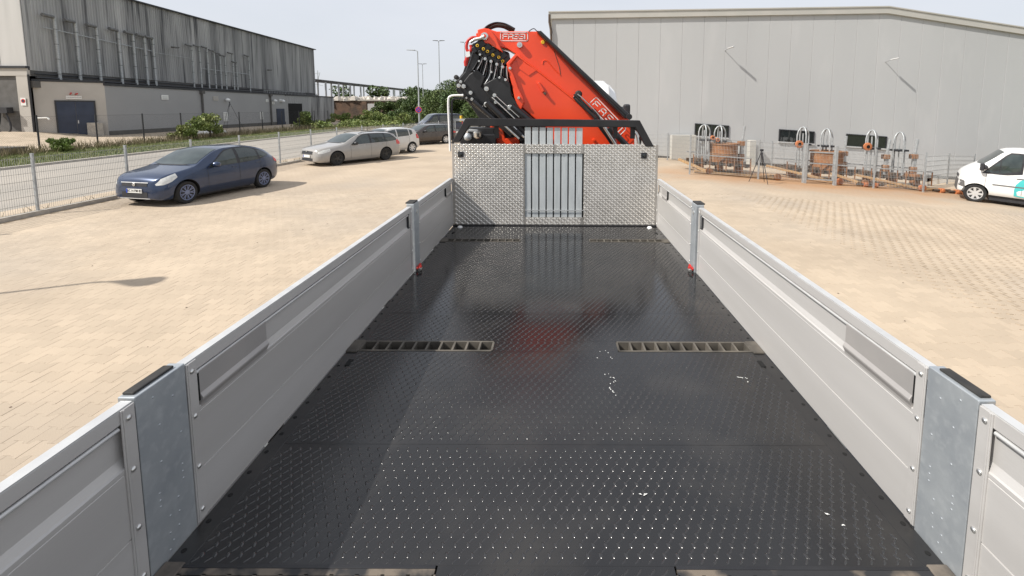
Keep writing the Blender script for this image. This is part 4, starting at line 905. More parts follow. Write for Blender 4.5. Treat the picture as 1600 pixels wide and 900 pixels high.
# rusty dark hose bundle over the top
q = [(-0.979, 3.774), (-0.908, 3.826), (-0.819, 3.857), (-0.731, 3.853), (-0.661, 3.827), (-0.573, 3.78)]
MB().tube(smoothline(P3(6.5, q), 5), .036, 10).build('hose_bundle', M_hosecover, cr_, smooth=60)
for dx_ in (.0, .02):
    MB().tube(smoothline([(x + dx_, 6.42 + dx_, z + .02) for x, z in q], 5), .011, 6).build('hose', M_black_gloss, cr_, smooth=60)
q = [(-0.364, 3.76), (-0.32, 3.79), (-0.286, 3.795), (-0.251, 3.761)]
MB().tube(smoothline(P3(6.4, q), 5), .006, 6).build('cable_loop', M_darktrim, cr_, smooth=60)
# black folded outer booms, left
bk = [(-1.158, 3.622), (-1.041, 3.64), (-0.655, 3.5), (-0.638, 3.376), (-0.585, 3.072), (-0.559, 2.874), (-0.25, 2.567), (-0.048, 2.384), (-0.047, 2.071), (-0.572, 2.069), (-0.983, 2.436), (-1.216, 2.781), (-1.394, 2.979), (-1.392, 3.105), (-1.3, 3.213)]
MB().prism(bk, 6.55, 6.72).build('folded_boom', M_blackpaint, cr_, bevel=.01)
def strip(pts, Y, r, m, name, n=8, rr=None): return MB().tube(smoothline(P3(Y, pts), 5), rr or r, n).build(name, m, cr_, smooth=60)
outer = [(-1.063, 3.572), (-1.108, 3.453), (-1.153, 3.316), (-1.216, 3.195), (-1.314, 3.092)]
MB().prism([(-1.097, 3.589), (-0.976, 3.589), (-1.021, 3.47), (-1.075, 3.316), (-1.138, 3.178), (-1.218, 3.092), (-1.323, 3.057), (-1.34, 3.091), (-1.233, 3.212), (-1.17, 3.35), (-1.125, 3.487)], 6.36, 6.44).build('link_plate', M_black_gloss, cr_, bevel=.012)
for k, (cx_, cy_) in enumerate(((747, 72), (756, 77), (762, 80.5), (770, 86), (779, 89), (785, 95))):
    x, z = DISC[(cx_, cy_)]
    MB().bar((x - .075, 6.32 + .02 * k, z - .055), (x + .085, 6.32 + .02 * k, z + .06), .11, .10, (0, 1, 0)).build('valve_block', M_blackpaint, cr_, bevel=.012)
    MB().bar((x - .02, 6.27 + .02 * k, z - .09), (x - .065, 6.27 + .02 * k, z - .02), .05, .06, (0, 1, 0)).build('valve_block', M_black_gloss, cr_, bevel=.008)
    disc(cx_, cy_, 6.255 + .02 * k, .021, M_yellow, 'port_cap', t=.02, ring=M_hole)
FANS = [[(-0.987, 3.481), (-1.023, 3.346), (-1.094, 3.226), (-1.128, 3.226)], [(-0.927, 3.448), (-0.954, 3.329), (-0.999, 3.175), (-1.061, 3.064)], [(-0.876, 3.397), (-0.895, 3.278), (-0.913, 3.159), (-0.984, 3.039)],
        [(-0.807, 3.363), (-0.826, 3.244), (-0.862, 3.099), (-0.906, 2.97)], [(-0.739, 3.33), (-0.757, 3.185), (-0.767, 3.039), (-0.811, 2.97)], [(-0.679, 3.287), (-0.671, 3.142), (-0.637, 2.988), (-0.603, 2.885)]]
for k, q in enumerate(FANS):
    strip(q, 6.40, .045, M_blackpaint, 'hydraulic_arm')
    MB().tube(smoothline([(x + .02, 6.345, z) for x, z in q], 5), .009, 6).build('steel_pipe', M_steel, cr_, smooth=60)
    MB().tube(smoothline([(x - .03, 6.35, z + .01) for x, z in q], 5), .013, 6).build('hose', M_black_gloss, cr_, smooth=60)
for p, r_ in (((751, 86), .016), ((749.5, 96), .015), ((759, 92.5), .022), ((768, 96.5), .022), ((777, 101), .022), ((786, 105), .022), ((768.5, 113), .016), ((781, 121.5), .016), ((790.5, 125), .02), ((718, 134), .028), ((721, 128), .022), ((725.5, 135), .03), ((736.5, 145), .028), ((761, 139), .034), ((773.5, 149), .028), ((738.5, 155), .022), ((761, 163.5), .038), ((797.5, 168), .038), ((775, 160), .022), ((724, 148), .014), ((730, 153), .014)):
    disc(*p, 6.27, r_, M_steel, 'pin', t=.03, ring=M_galv if r_ > .02 else None)
A1 = [(-1.267, 3.056), (-1.169, 3.177), (-1.064, 3.246), (-0.952, 3.143), (-1.006, 3.005), (-0.868, 2.867), (-0.66, 2.66), (-0.328, 2.345), (-0.46, 2.256), (-0.801, 2.572), (-1.044, 2.763), (-1.217, 2.884)]
MB().prism(A1, 6.33, 6.38).build('arm_plate', M_blackpaint, cr_, bevel=.012)
A2 = [(-0.971, 3.04), (-0.848, 3.109), (-0.726, 3.161), (-0.614, 3.058), (-0.589, 2.886), (-0.485, 2.747), (-0.152, 2.451), (-0.257, 2.381), (-0.59, 2.607), (-0.851, 2.798), (-0.937, 2.919)]
MB().prism(A2, 6.29, 6.34).build('arm_plate', M_blackpaint, cr_, bevel=.012)
for (a, b, r_, m, nm) in (((762, 160), (815, 212), .055, M_black_gloss, 'hydraulic_cylinder'), ((800, 166), (850, 206), .055, M_black_gloss, 'hydraulic_cylinder'), ((741, 158), (800, 210), .035, M_black_gloss, 'hydraulic_cylinder'), ((770, 152), (806, 186), .008, M_steel, 'steel_pipe'), ((776, 150), (812, 183), .006, M_steel, 'steel_pipe'), ((790, 196), (812, 216), .014, M_steel, 'piston_rod'), ((796, 190), (820, 214), .014, M_steel, 'piston_rod')):
    pass
CYL = [(-0.914, 2.797), (-0.456, 2.348), (-0.585, 2.747), (-0.151, 2.401), (-1.096, 2.814), (-0.587, 2.365), (-0.844, 2.867), (-0.534, 2.574), (-0.792, 2.884), (-0.481, 2.6), (-0.674, 2.487), (-0.483, 2.313), (-0.621, 2.539), (-0.413, 2.33)]
for k, (r_, m, nm) in enumerate(((.05, M_black_gloss, 'hydraulic_cylinder'), (.05, M_black_gloss, 'hydraulic_cylinder'), (.034, M_black_gloss, 'hydraulic_cylinder'), (.008, M_steel, 'steel_pipe'), (.006, M_steel, 'steel_pipe'), (.014, M_steel, 'piston_rod'), (.014, M_steel, 'piston_rod'))):
    a, b = CYL[2 * k], CYL[2 * k + 1]; Y = 6.22 if k < 3 else 6.19
    MB().cyl((a[0], Y, a[1]), (b[0], Y, b[1]), r_, 12).build(nm, m, cr_, smooth=50)
for dy_ in (0, 4, 8):
    pass
H1 = [(-1.314, 3.003), (-1.332, 2.96), (-1.264, 2.883), (-1.066, 2.728), (-0.763, 2.485), (-0.589, 2.328)]; H2 = [(-1.279, 2.969), (-1.211, 2.883), (-1.005, 2.745), (-0.711, 2.486), (-0.537, 2.346)]
for q in (H1, H2):
    MB().tube(smoothline(P3(6.3, q), 5), .012, 6).build('hose', M_black_gloss, cr_, smooth=60)
q = [(-1.329, 3.131), (-1.294, 3.106)]; MB().lathe((q[0][0], 6.3, q[0][1]), (0, -1, 0), [(0, .03), (.05, .034), (.06, .02)], 10).build('knob', M_rubber, cr_, smooth=50)
# base column, red, and surrounding machinery under the frame
col = [(-0.913, 2.477), (-0.733, 2.477), (-0.698, 2.297), (-0.499, 2.316), (-0.5, 2.116), (-0.827, 2.078)]
MB().prism(col, 6.45, 6.75).build('base_column', M_red, cr_, bevel=.012)
MB().box(-.7, .95, 6.35, 6.95, 1.0, 2.2).build('crane_base', M_blackpaint, cr_, bevel=.03)
MB().box(-1.25, 1.2, 6.5, 6.85, 1.15, 1.4).build('stabiliser_beam', M_red, cr_, bevel=.02)
for s in (-1, 1): MB().cyl((s * 1.15, 6.65, .5), (s * 1.15, 6.65, 2.0), .06, 14).build('stabiliser_leg', M_blackpaint, cr_, smooth=50)
GB = [(-1.194, 2.326), (-1.062, 2.362), (-1.116, 2.256), (-1.273, 2.344), (-0.939, 2.424), (-1.157, 2.423), (-1.011, 2.257)]
MB().lathe((GB[0][0], 6.3, GB[0][1] - .05), (0, 0, 1), [(0, .02), (.02, .05), (.06, .055), (.1, .03)], 14).build('filter', M_galv, cr_, smooth=50)
MB().lathe((GB[1][0], 6.3, GB[1][1] - .06), (0, 0, 1), [(0, .03), (.03, .06), (.09, .06), (.12, .02)], 14).build('filter', M_steel, cr_, smooth=50)
MB().box(GB[0][0] - .12, GB[1][0] + .25, 6.35, 6.6, 2.0, GB[5][1] - .06).box(GB[0][0] - .02, GB[4][0] + .1, 6.4, 6.6, 2.3, GB[5][1] + .03).build('valve_bank', M_blackpaint, cr_, bevel=.015)
MB().bar((GB[5][0] - .02, 6.3, GB[5][1]), (GB[5][0] + .1, 6.3, GB[5][1] - .01), .03, .03).build('silver_fitting', M_steel, cr_, bevel=.006)
q = [(-1.338, 2.614), (-1.294, 2.614), (-1.295, 2.553), (-1.339, 2.553)]
MB().cyl((q[0][0] + .02, 6.5, q[2][1] - .02), (q[0][0] + .02, 6.5, q[0][1]), .022, 10).build('yellow_cap', M_yellow, cr_, smooth=40)
# hose bundle on the boom side (right)
q = [(0.263, 2.887), (0.332, 2.819), (0.437, 2.716), (0.542, 2.613), (0.613, 2.492), (0.719, 2.354), (0.79, 2.249)]
for k, (dx_, dz_, r_, m) in enumerate(((0, 0, .016, M_black_gloss), (.025, .012, .013, M_black_gloss), (-.022, -.014, .013, M_black_gloss), (.012, -.026, .011, M_hosecover), (.04, .03, .009, M_steel), (-.01, .02, .01, M_rubber))):
    MB().tube(smoothline([(x + dx_ + .006 * math.sin(i * 1.7 + k), 6.24 + .01 * math.sin(i + k), z + dz_ + .006 * math.cos(i * 2 + k)) for i, (x, z) in enumerate(q)], 5), r_, 7).build('hose', m, cr_, smooth=60)
q2 = [(0.314, 2.913), (0.263, 2.87), (0.289, 2.801), (0.384, 2.819)]
MB().lathe((q2[0][0], 6.3, q2[0][1]), (0, -1, 0), [(0, .05), (.05, .052), (.07, .035), (.075, .01)], 9).build('hose_cap', M_rubber, cr_, smooth=30)
MB().lathe((q2[1][0], 6.3, q2[1][1]), (0, -1, 0), [(0, .025), (.05, .02)], 9).build('fitting', M_steel, cr_, smooth=30)
MB().bar((q2[0][0], 6.26, q2[0][1]), (q2[1][0], 6.26, q2[1][1]), .02, .02).build('fitting', M_rubber, cr_)
q = [(0.66, 2.477), (0.739, 2.357), (0.819, 2.236), (0.729, 2.469), (0.851, 2.357), (0.975, 2.219)]
MB().cyl((q[0][0], 6.2, q[0][1]), (q[2][0], 6.2, q[2][1]), .022, 12).build('piston_rod', M_steel, cr_, smooth=50)
MB().cyl((q[3][0], 6.2, q[3][1]), (q[5][0], 6.2, q[5][1]), .04, 12).build('hydraulic_cylinder', M_blackpaint, cr_, smooth=50)
q = [(1.056, 2.422), (1.118, 2.422), (1.14, 2.212), (1.061, 2.211)]
MB().tube(smoothline(P3(6.3, [q[0], ((q[1][0] + q[0][0]) / 2 + .03, q[1][1] - .06), q[2], q[3]]), 4), .018, 8).build('chrome_hose', M_steel, cr_, smooth=60)
MB().tube(smoothline(P3(6.34, [(q[0][0] + .02, q[0][1] + .05), (q[1][0] + .06, q[1][1] - .05), (q[2][0] + .02, q[2][1])]), 4), .022, 8).build('hose', M_black_gloss, cr_, smooth=60)
# stickers
def sticker(c, ang, w, h, Y, m, name='sticker'):
    o = MB().box(-w / 2, w / 2, -.001, .001, -h / 2, h / 2).build(name, m, b2 if Y < 6.36 else b1); o.location = (c[0], Y, c[1]); o.rotation_euler = (0, ang, 0); return o
sc = [(0.031, 2.927), (-0.048, 3.026)]
sticker(sc[0], rad(38), .13, .065, 6.395, M_plate)
for kk, rr_ in enumerate((.024, .012)):
    o = MB().tube([(rr_ * 1.5 * math.cos(t), 0, rr_ * math.sin(t)) for t in np.linspace(0, 6.1, 16)], .0035, 5, close=True).build('sticker_ring', M_plinth, b1); o.location = (sc[0][0], 6.39, sc[0][1]); o.rotation_euler = (0, rad(38), 0)
o = MB().prism([(-.045, -.03), (.045, -.03), (0, .045)], -.001, .001).build('warning_sticker', M_yellow, b1); o.location = (sc[1][0], 6.395, sc[1][1]); o.rotation_euler = (0, rad(38), 0)
# maker's lettering: rounded stroke letters in a rounded frame
def stroke(polys, w, dep=.0015):
    mb = MB()
    for pl_ in polys:
        for (a, b) in zip(pl_[:-1], pl_[1:]):
            a = Vector((a[0], 0, a[1])); b = Vector((b[0], 0, b[1])); d = (b - a).normalized(); a = a - d * w * .42; b = b + d * w * .42
            mb.bar(a, b, w, dep * 2, (0, 1, 0))
    return mb
LET = {'F': [[(0, 0), (0, 1), (.95, 1)], [(0, .5), (.8, .5)]],
       'A': [[(0, 0), (0, .75), (.22, 1), (.95, 1), (.95, 0)], [(0, .42), (.95, .42)]],
       'S': [[(.95, 1), (.15, 1), (0, .86), (0, .62), (.15, .5), (.8, .5), (.95, .38), (.95, .14), (.8, 0), (0, 0)]],
       'I': [[(0, 0), (0, 1)]]}
def logo(origin, ang, w, h, Y, par):
    """framed lettering; origin = lower left corner of the frame, w x h frame size"""
    root = M = Matrix.Translation((origin[0], Y, origin[1])) @ Matrix.Rotation(ang, 4, 'Y')
    r = h * .16
    fr = [(r, 0), (w - r, 0), (w - r * .3, r * .3), (w, r), (w, h - r), (w - r * .3, h - r * .3), (w - r, h), (r, h), (r * .3, h - r * .3), (0, h - r), (0, r), (r * .3, r * .3), (r, 0)]
    o = stroke([fr], h * .075).build('logo_frame', M_white, par); o.matrix_local = M
    lh = h * .54; lw = lh * 1.02; gap = (w - 2 * h * .28 - lw * 4.15) / 4; x = h * .30
    for ch in 'FASSI':
        o = stroke([[(x + u * lw, h * .23 + v * lh) for u, v in pl_] for pl_ in LET[ch]], lh * .155).build('logo_letter', M_white, par); o.matrix_local = M
        x += (lw if ch != 'I' else lw * .15) + gap
lo = [(-0.747, 3.634), (-0.377, 3.635), (-0.746, 3.749), (0.455, 2.777), (0.56, 2.874), (0.878, 2.346)]
logo(lo[0], 0, lo[1][0] - lo[0][0], lo[2][1] - lo[0][1], 6.396, b1)
dv = Vector((lo[5][0] - lo[3][0], lo[5][1] - lo[3][1])); hh = Vector((lo[4][0] - lo[3][0], lo[4][1] - lo[3][1]))
logo(lo[3], math.atan2(-dv.y, dv.x), dv.length, hh.length, 6.322, cr_)
# ================================================================ VEHICLES
def pchip(xk, yk):
    xk = np.array(xk, float); yk = np.array(yk, float); h = np.diff(xk); d = np.diff(yk) / h; m = np.zeros(len(xk))
    for i in range(1, len(xk) - 1):
        if d[i - 1] * d[i] > 0:
            w1 = 2 * h[i] + h[i - 1]; w2 = h[i] + 2 * h[i - 1]; m[i] = (w1 + w2) / (w1 / d[i - 1] + w2 / d[i])
    m[0] = d[0]; m[-1] = d[-1]
    def f(x):
        x = min(max(x, xk[0]), xk[-1]); i = min(int(np.searchsorted(xk, x, 'right')) - 1, len(xk) - 2); i = max(i, 0)
        t = (x - xk[i]) / h[i]
        return float((2 * t ** 3 - 3 * t ** 2 + 1) * yk[i] + (t ** 3 - 2 * t ** 2 + t) * h[i] * m[i] + (-2 * t ** 3 + 3 * t ** 2) * yk[i + 1] + (t ** 3 - t ** 2) * h[i] * m[i + 1])
    return f
def build_car(spec, name, label, cat, front, rear, paint, rim_m, rim_style='spoke', group=None):
    """front, rear: ground contacts of the two near wheels; local x runs from nose to tail, the near side is -y"""
    L_, W_ = spec['L'], spec['W']; top = pchip(*zip(*spec['top'])); bot = pchip(*zip(*spec['bottom'])); belt = pchip(*zip(*spec['belt']))
    wid = pchip(*zip(*spec['width'])); roofw = pchip(*zip(*spec['roofw'])); a_f, a_r = spec['axles']; TR = spec['track']; RW = spec['wheel']
    d = Vector((rear[0] - front[0], rear[1] - front[1], 0)).normalized(); nrm = Vector((-d.y, d.x, 0))
    org = Vector((front[0], front[1], 0)) - d * a_f + nrm * (TR / 2)
    zf = g(front[0], front[1])
    root = empty(name, (org.x, org.y, zf), math.atan2(d.y, d.x), label, cat, group)
    slope = (g(rear[0], rear[1]) - zf) / max(.1, (a_r - a_f)); root.rotation_euler = (0, -math.atan(slope), math.atan2(d.y, d.x)); root.location.z = zf - slope * a_f * 1.0
    def hw(s, z):
        w = wid(s) * W_ / 2; zt = top(s) - .05; zb = min(belt(s), top(s) - .09); z0 = bot(s); wr = roofw(s) * w
        if z >= zb:
            t = min(1, (z - zb) / max(.01, zt - zb)); return w * .955 + (wr - w * .955) * t + .035 * math.sin(math.pi * t) * min(1, (zt - zb) / .4)
        t = (z - z0) / max(.01, zb - z0)
        return w * float(np.interp(t, [0, .08, .2, .42, .7, .86, 1], [.90, .955, .985, 1.0, .995, .982, .955]))
    def ztop(s, q): return top(s) - .05 * q * q
    N = 76; ss = np.concatenate([[0, .012, .035, .07, .12], np.linspace(.18, L_ - .18, N), [L_ - .12, L_ - .07, L_ - .035, L_ - .012, L_]])
    V = []; F = []
    tz = [0, .04, .12, .25, .42, .6, .75, .88, 1.0]; tg = [.12, .3, .5, .7, .88, 1.0]; tq = [.93, .8, .6, .3, 0]
    for s in ss:
        z0 = bot(s); zb = min(belt(s), top(s) - .09); zt = top(s) - .05; half = [(hw(s, z0) * .55, z0 + .005)]
        half += [(hw(s, z0 + (zb - z0) * t), z0 + (zb - z0) * t) for t in tz] + [(hw(s, zb + (zt - zb) * t), zb + (zt - zb) * t) for t in tg]
        wr = hw(s, zt); half += [(wr * q, ztop(s, q)) for q in tq]
        ring = [(-y, z) for y, z in half] + [(y, z) for y, z in half[::-1][1:]]
        V += [(s, y, z) for y, z in ring]; M_ = len(ring)
    for i in range(len(ss) - 1):
        for k in range(M_): F.append((i * M_ + k, i * M_ + (k + 1) % M_, (i + 1) * M_ + (k + 1) % M_, (i + 1) * M_ + k))
    F.append(tuple(range(M_))); F.append(tuple(range((len(ss) - 1) * M_, len(ss) * M_))[::-1])
    me = bpy.data.meshes.new('body'); me.from_pydata(V, [], F)
    bm = bmesh.new(); bm.from_mesh(me); bmesh.ops.recalc_face_normals(bm, faces=bm.faces); bm.to_mesh(me); bm.free(); me.materials.append(paint)
    body = bpy.data.objects.new('body', me); C.objects.link(body)
    cuts = []
    for ax in (a_f, a_r):
        for s in (-1, 1):
            c = MB().cyl((ax, s * (W_ / 2 + .2), RW), (ax, s * (W_ / 2 - .32), RW), RW + spec.get('arch', .055), 40).build('cut', M_tyre); cuts.append(c)
            md = body.modifiers.new('b', 'BOOLEAN'); md.operation = 'DIFFERENCE'; md.object = c; md.solver = 'EXACT'; md.material_mode = 'TRANSFER'
    me2 = bpy.data.meshes.new_from_object(body.evaluated_get(bpy.context.evaluated_depsgraph_get())); body.modifiers.clear(); body.data = me2
    for c in cuts: bpy.data.objects.remove(c)
    me2.polygons.foreach_set('use_smooth', [True] * len(me2.polygons)); me2.set_sharp_from_angle(angle=rad(38)); body.parent = root
    OFF = .006
    def side_patch(nm, pts, m, off=OFF, rows=5, step=.03, par=None, sides=(-1, 1), lab=None):
        """pts: (s, zlow, zhigh) keys"""
        xs_ = [p[0] for p in pts]; n = max(2, int((xs_[-1] - xs_[0]) / step) + 1); sx = sorted(set(list(np.linspace(xs_[0], xs_[-1], n)) + xs_)); out = None
        for sd in sides:
            V = []; F = []
            for s in sx:
                lo = np.interp(s, xs_, [p[1] for p in pts]); hi = min(np.interp(s, xs_, [p[2] for p in pts]), top(s) - .055)
                for r in range(rows + 1):
                    z = lo + (hi - lo) * r / rows; V.append((s, sd * (hw(s, z) + off), z))
            for i in range(len(sx) - 1):
                for r in range(rows): k = i * (rows + 1) + r; F.append((k, k + 1, k + rows + 2, k + rows + 1))
            out = MB().add(V, F).build(nm, m, par or body, smooth=40, label=lab)
        return out
    def top_patch(nm, s0, s1, q0, q1, m, off=.006, bow=0.0, par=None, n=14, rake=0.0):
        V = []; F = []; k = 12
        for i in range(n + 1):
            for j in range(k + 1):
                q = -q1 + 2 * q1 * j / k if q0 is None else q0 + (q1 - q0) * j / k
                s = s0 + (s1 - s0) * i / n + bow * (q * q) * (1 - i / n) + rake * q * q * (i / n)
                wr = hw(s, top(s) - .05); V.append((s, wr * q, ztop(s, q) + off))
        for i in range(n):
            for j in range(k): a = i * (k + 1) + j; F.append((a, a + 1, a + k + 2, a + k + 1))
        return MB().add(V, F).build(nm, m, par or body, smooth=60)
    w0, w1 = spec['windscreen']; top_patch('windscreen', w0, w1, None, .93, M_carglass, .008, bow=.16, rake=.03)
    if 'rear_screen' in spec: top_patch('rear_window', *spec['rear_screen'], None, .86, M_carglass, .008)
    if spec.get('cowl'): top_patch('cowl', w0 - .07, w0 + .04, None, .86, M_darktrim, .007, bow=.16, n=3)
    for pts in spec['windows']: side_patch('side_window', pts, M_carglass)
    for pts in spec.get('pillars', []): side_patch('window_trim', pts, M_darktrim, .004)
    for pts in spec.get('trim', []): side_patch('side_trim', pts[1], {'dark': M_darktrim, 'grey': M_plinthcar, 'teal': M_teal}[pts[0]], .008, rows=2)
    for s_, za, zb_ in spec['gaps']:
        mb = MB(); V = []; F = []; zz = np.linspace(za, zb_, 14)
        for sd in (-1, 1):
            V = []; F = []
            for z in zz:
                for e in (-.005, .005): V.append((s_ + e, sd * (hw(s_, z) + .003), z))
            for i in range(13): F.append((2 * i, 2 * i + 1, 2 * i + 3, 2 * i + 2))
            mb.add(V, F)
        mb.build('door_gap', M_darktrim, body)
    for s_, z in spec['handles']:
        for sd in (-1, 1):
            y = sd * (hw(s_, z) + .018); MB().box(s_ - .09, s_ + .09, min(y, y - sd * .02), max(y, y - sd * .02), z - .014, z + .014).build('door_handle', spec.get('handle_m', paint), body, bevel=.008)
    side_patch('headlight', spec['headlight'], M_headl, .007)
    side_patch('tail_light', spec['taillight'], M_taill, .007)
    # nose: grille, lower intake, plate
    for nm, z0, z1, q, m, sx in spec['nose']:
        V = []; F = []; n = 14
        for j in range(n + 1):
            y = -q + 2 * q * j / n
            for z in (z0, z1):
                s = 0.0
                for it in np.linspace(0, .5, 80):
                    if hw(it, z) >= abs(y) * 1.0 and top(it) - .02 > z: s = it; break
                V.append((s - sx, y, z))
        for j in range(n): F.append((2 * j, 2 * j + 2, 2 * j + 3, 2 * j + 1))
        MB().add(V, F).build(nm, {'d': M_darktrim, 's': M_alu_rail, 'g': M_plinthcar}[m], body)
    if spec.get('plate'):
        zp, tx = spec['plate']
        np_ = MB().box(-.035, -.02, -.26, .26, zp - .055, zp + .055).build('number_plate', M_plate, body)
        MB().box(-.037, -.035, .215, .26, zp - .055, zp + .055).build('plate_strip', M_blueprint, np_)
        if tx: text_mesh('plate_lettering', tx, .095, M_hole, np_, Matrix.Translation((-.037, -.02, zp)) @ Matrix.Rotation(rad(-90), 4, 'Z') @ Matrix.Rotation(rad(90), 4, 'X'), bold=.001)
    if spec.get('badge'): MB().lathe((-.028, 0, spec['badge']), (-1, 0, 0), [(0, .05), (.006, .045), (.008, .01)], 16).build('badge', M_steel, body)
    s_, z = spec['mirror']
    for sd in (-1, 1):
        y = hw(s_, z); MB().bar((s_ + .02, sd * (y - .03), z - .03), (s_, sd * (y + .08), z), .05, .05).build('mirror_arm', M_darktrim, body)
        mm_ = MB().lathe((s_ + .02, sd * (y + .13), z + .03), (0, sd, 0), [(-.09, .05), (-.06, .085), (.06, .08), (.09, .045)], 12).build('mirror', spec.get('mirror_m', paint), body, smooth=50)
    for k in spec.get('rails', []):
        for sd in (-1, 1):
            MB().tube([(s, sd * hw(s, top(s) - .05) * .88, top(s) - .02 + .045 * math.sin(math.pi * t) ** .3) for t in (0.02, .15, .5, .85, .98) for s in (k[0] + (k[1] - k[0]) * t,)], .016, 6).build('roof_rail', M_darktrim, body)
    proto = None
    for ax in (a_f, a_r):
        for sd in (-1, 1):
            y = sd * TR / 2
            if proto is None:
                w = MB().lathe((0, 0, 0), (0, -1, 0), [(-.10, RW * .66), (-.10, RW * .93), (-.075, RW), (.075, RW), (.10, RW * .94), (.104, RW * .8), (.09, RW * .66)], 32).build('wheel', M_tyre, body, smooth=40)
                mb = MB().lathe((0, 0, 0), (0, -1, 0), [(.02, RW * .05), (.02, RW * .64), (.085, RW * .66), (.098, RW * .69), (.098, RW * .65), (.05, RW * .62), (.045, RW * .3), (.04, RW * .05)], 32); mb.build('rim_well', M_darktrim if rim_style != 'cap' else rim_m, w, smooth=40)
                mb = MB().lathe((0, 0, 0), (0, -1, 0), [(.088, RW * .70), (.103, RW * .69), (.10, RW * .62), (.088, RW * .62)], 32)
                ns = {'spoke': 9, 'five': 5, 'cap': 7}[rim_style]
                for k in range(ns):
                    t = 2 * math.pi * k / ns
                    if rim_style == 'spoke':
                        for e in (-.13, .13): mb.bar((.07 * math.cos(t), -.085, .07 * math.sin(t)), (RW * .64 * math.cos(t + e), -.095, RW * .64 * math.sin(t + e)), .02, .02, (0, 1, 0))
                    else: mb.bar((.04 * math.cos(t), -.085, .04 * math.sin(t)), (RW * .64 * math.cos(t), -.095, RW * .64 * math.sin(t)), .05 if rim_style == 'five' else .075, .02, (0, 1, 0))
                mb.lathe((0, 0, 0), (0, -1, 0), [(.06, .075), (.095, .07), (.10, .03)], 14); mb.build('rim', rim_m, w, smooth=40)
                proto = w; w.location = (ax, y, RW)
            else:
                w = proto.copy(); C.objects.link(w); w.parent = body; w.location = (ax, y, RW)
                for ch in proto.children: c = ch.copy(); C.objects.link(c); c.parent = w
            w.rotation_euler = (0, random.uniform(0, 1), 0) if sd < 0 else (0, random.uniform(0, 1), math.pi)
    for k in ([1] if True else []):
        MB().box(a_f + .4, a_r - .4, -W_ * .4, W_ * .4, .13, bot(L_ / 2) + .03).build('underbody', M_darktrim, body)
    # wheels hang below body: thing > body > wheel would put rims on a fourth level, so lift them up
    for ch in list(body.children): ch.parent = root
    if spec.get('nose_k'):
        thr = a_f - .4; k_ = spec['nose_k']; done = set()
        for o_ in [body] + [c for c in root.children if c.name.split('.')[0] not in ('wheel', 'body')]:
            if o_.type != 'MESH' or o_.data.name in done: continue
            done.add(o_.data.name); n_ = len(o_.data.vertices); co = np.zeros(n_ * 3, np.float32); o_.data.vertices.foreach_get('co', co); co = co.reshape(-1, 3)
            m_ = co[:, 0] < thr; co[m_, 0] = thr - (thr - co[m_, 0]) * k_; o_.data.vertices.foreach_set('co', co.ravel()); o_.data.update()
            for c2 in o_.children:
                if c2.name.startswith('plate_lettering'): c2.location.x = thr - (thr + .037) * k_ - .002
                elif c2.type == 'MESH' and c2.data.name not in done:
                    done.add(c2.data.name); n_ = len(c2.data.vertices); co = np.zeros(n_ * 3, np.float32); c2.data.vertices.foreach_get('co', co); co = co.reshape(-1, 3)
                    m_ = co[:, 0] < thr; co[m_, 0] = thr - (thr - co[m_, 0]) * k_; c2.data.vertices.foreach_set('co', co.ravel()); c2.data.update()
    return root
M_plinthcar = mat('grey_plastic_trim', (0.10, 0.10, 0.10), (0.13, 0.13, 0.13), 0.6)
M_carblue = mat('metallic_blue_paint', (0.010, 0.027, 0.074), (0.012, 0.031, 0.082), 0.28, 0.38, coat=1.0)
M_cargrey = mat('grey_car_paint', (0.33, 0.315, 0.295), (0.35, 0.335, 0.315), 0.3, 0.1, coat=.9)
M_carsilver = mat('silver_car_paint', (0.62, 0.61, 0.59), (0.60, 0.59, 0.57), 0.3, 0.2, coat=.9)
M_cardark = mat('brown_black_car_paint', (0.045, 0.034, 0.030), (0.05, 0.038, 0.033), 0.28, 0.3, coat=1.0)
M_cardblue = mat('dark_blue_car_paint', (0.015, 0.022, 0.05), (0.02, 0.03, 0.06), 0.28, 0.3, coat=1.0)
M_carmid = mat('mid_grey_car_paint', (0.16, 0.16, 0.165), (0.17, 0.17, 0.175), 0.3, 0.3, coat=1.0)
M_rimblue = mat('blue_tinted_rim', (0.16, 0.20, 0.34), (0.20, 0.24, 0.38), 0.3, 0.7)
M_rimdark = mat('dark_rim', (0.03, 0.03, 0.03), (0.06, 0.06, 0.06), 0.35, 0.6)
M_rimsilver = mat('silver_rim', (0.60, 0.60, 0.60), (0.66, 0.66, 0.66), 0.35, 0.5)
WID = lambda L_: [(0, .60), (.03, .70), (.10, .81), (.22, .90), (.45, .965), (.9, 1.0), (L_ - 1.0, 1.0), (L_ - .5, .965), (L_ - .2, .90), (L_ - .06, .82), (L_, .74)]
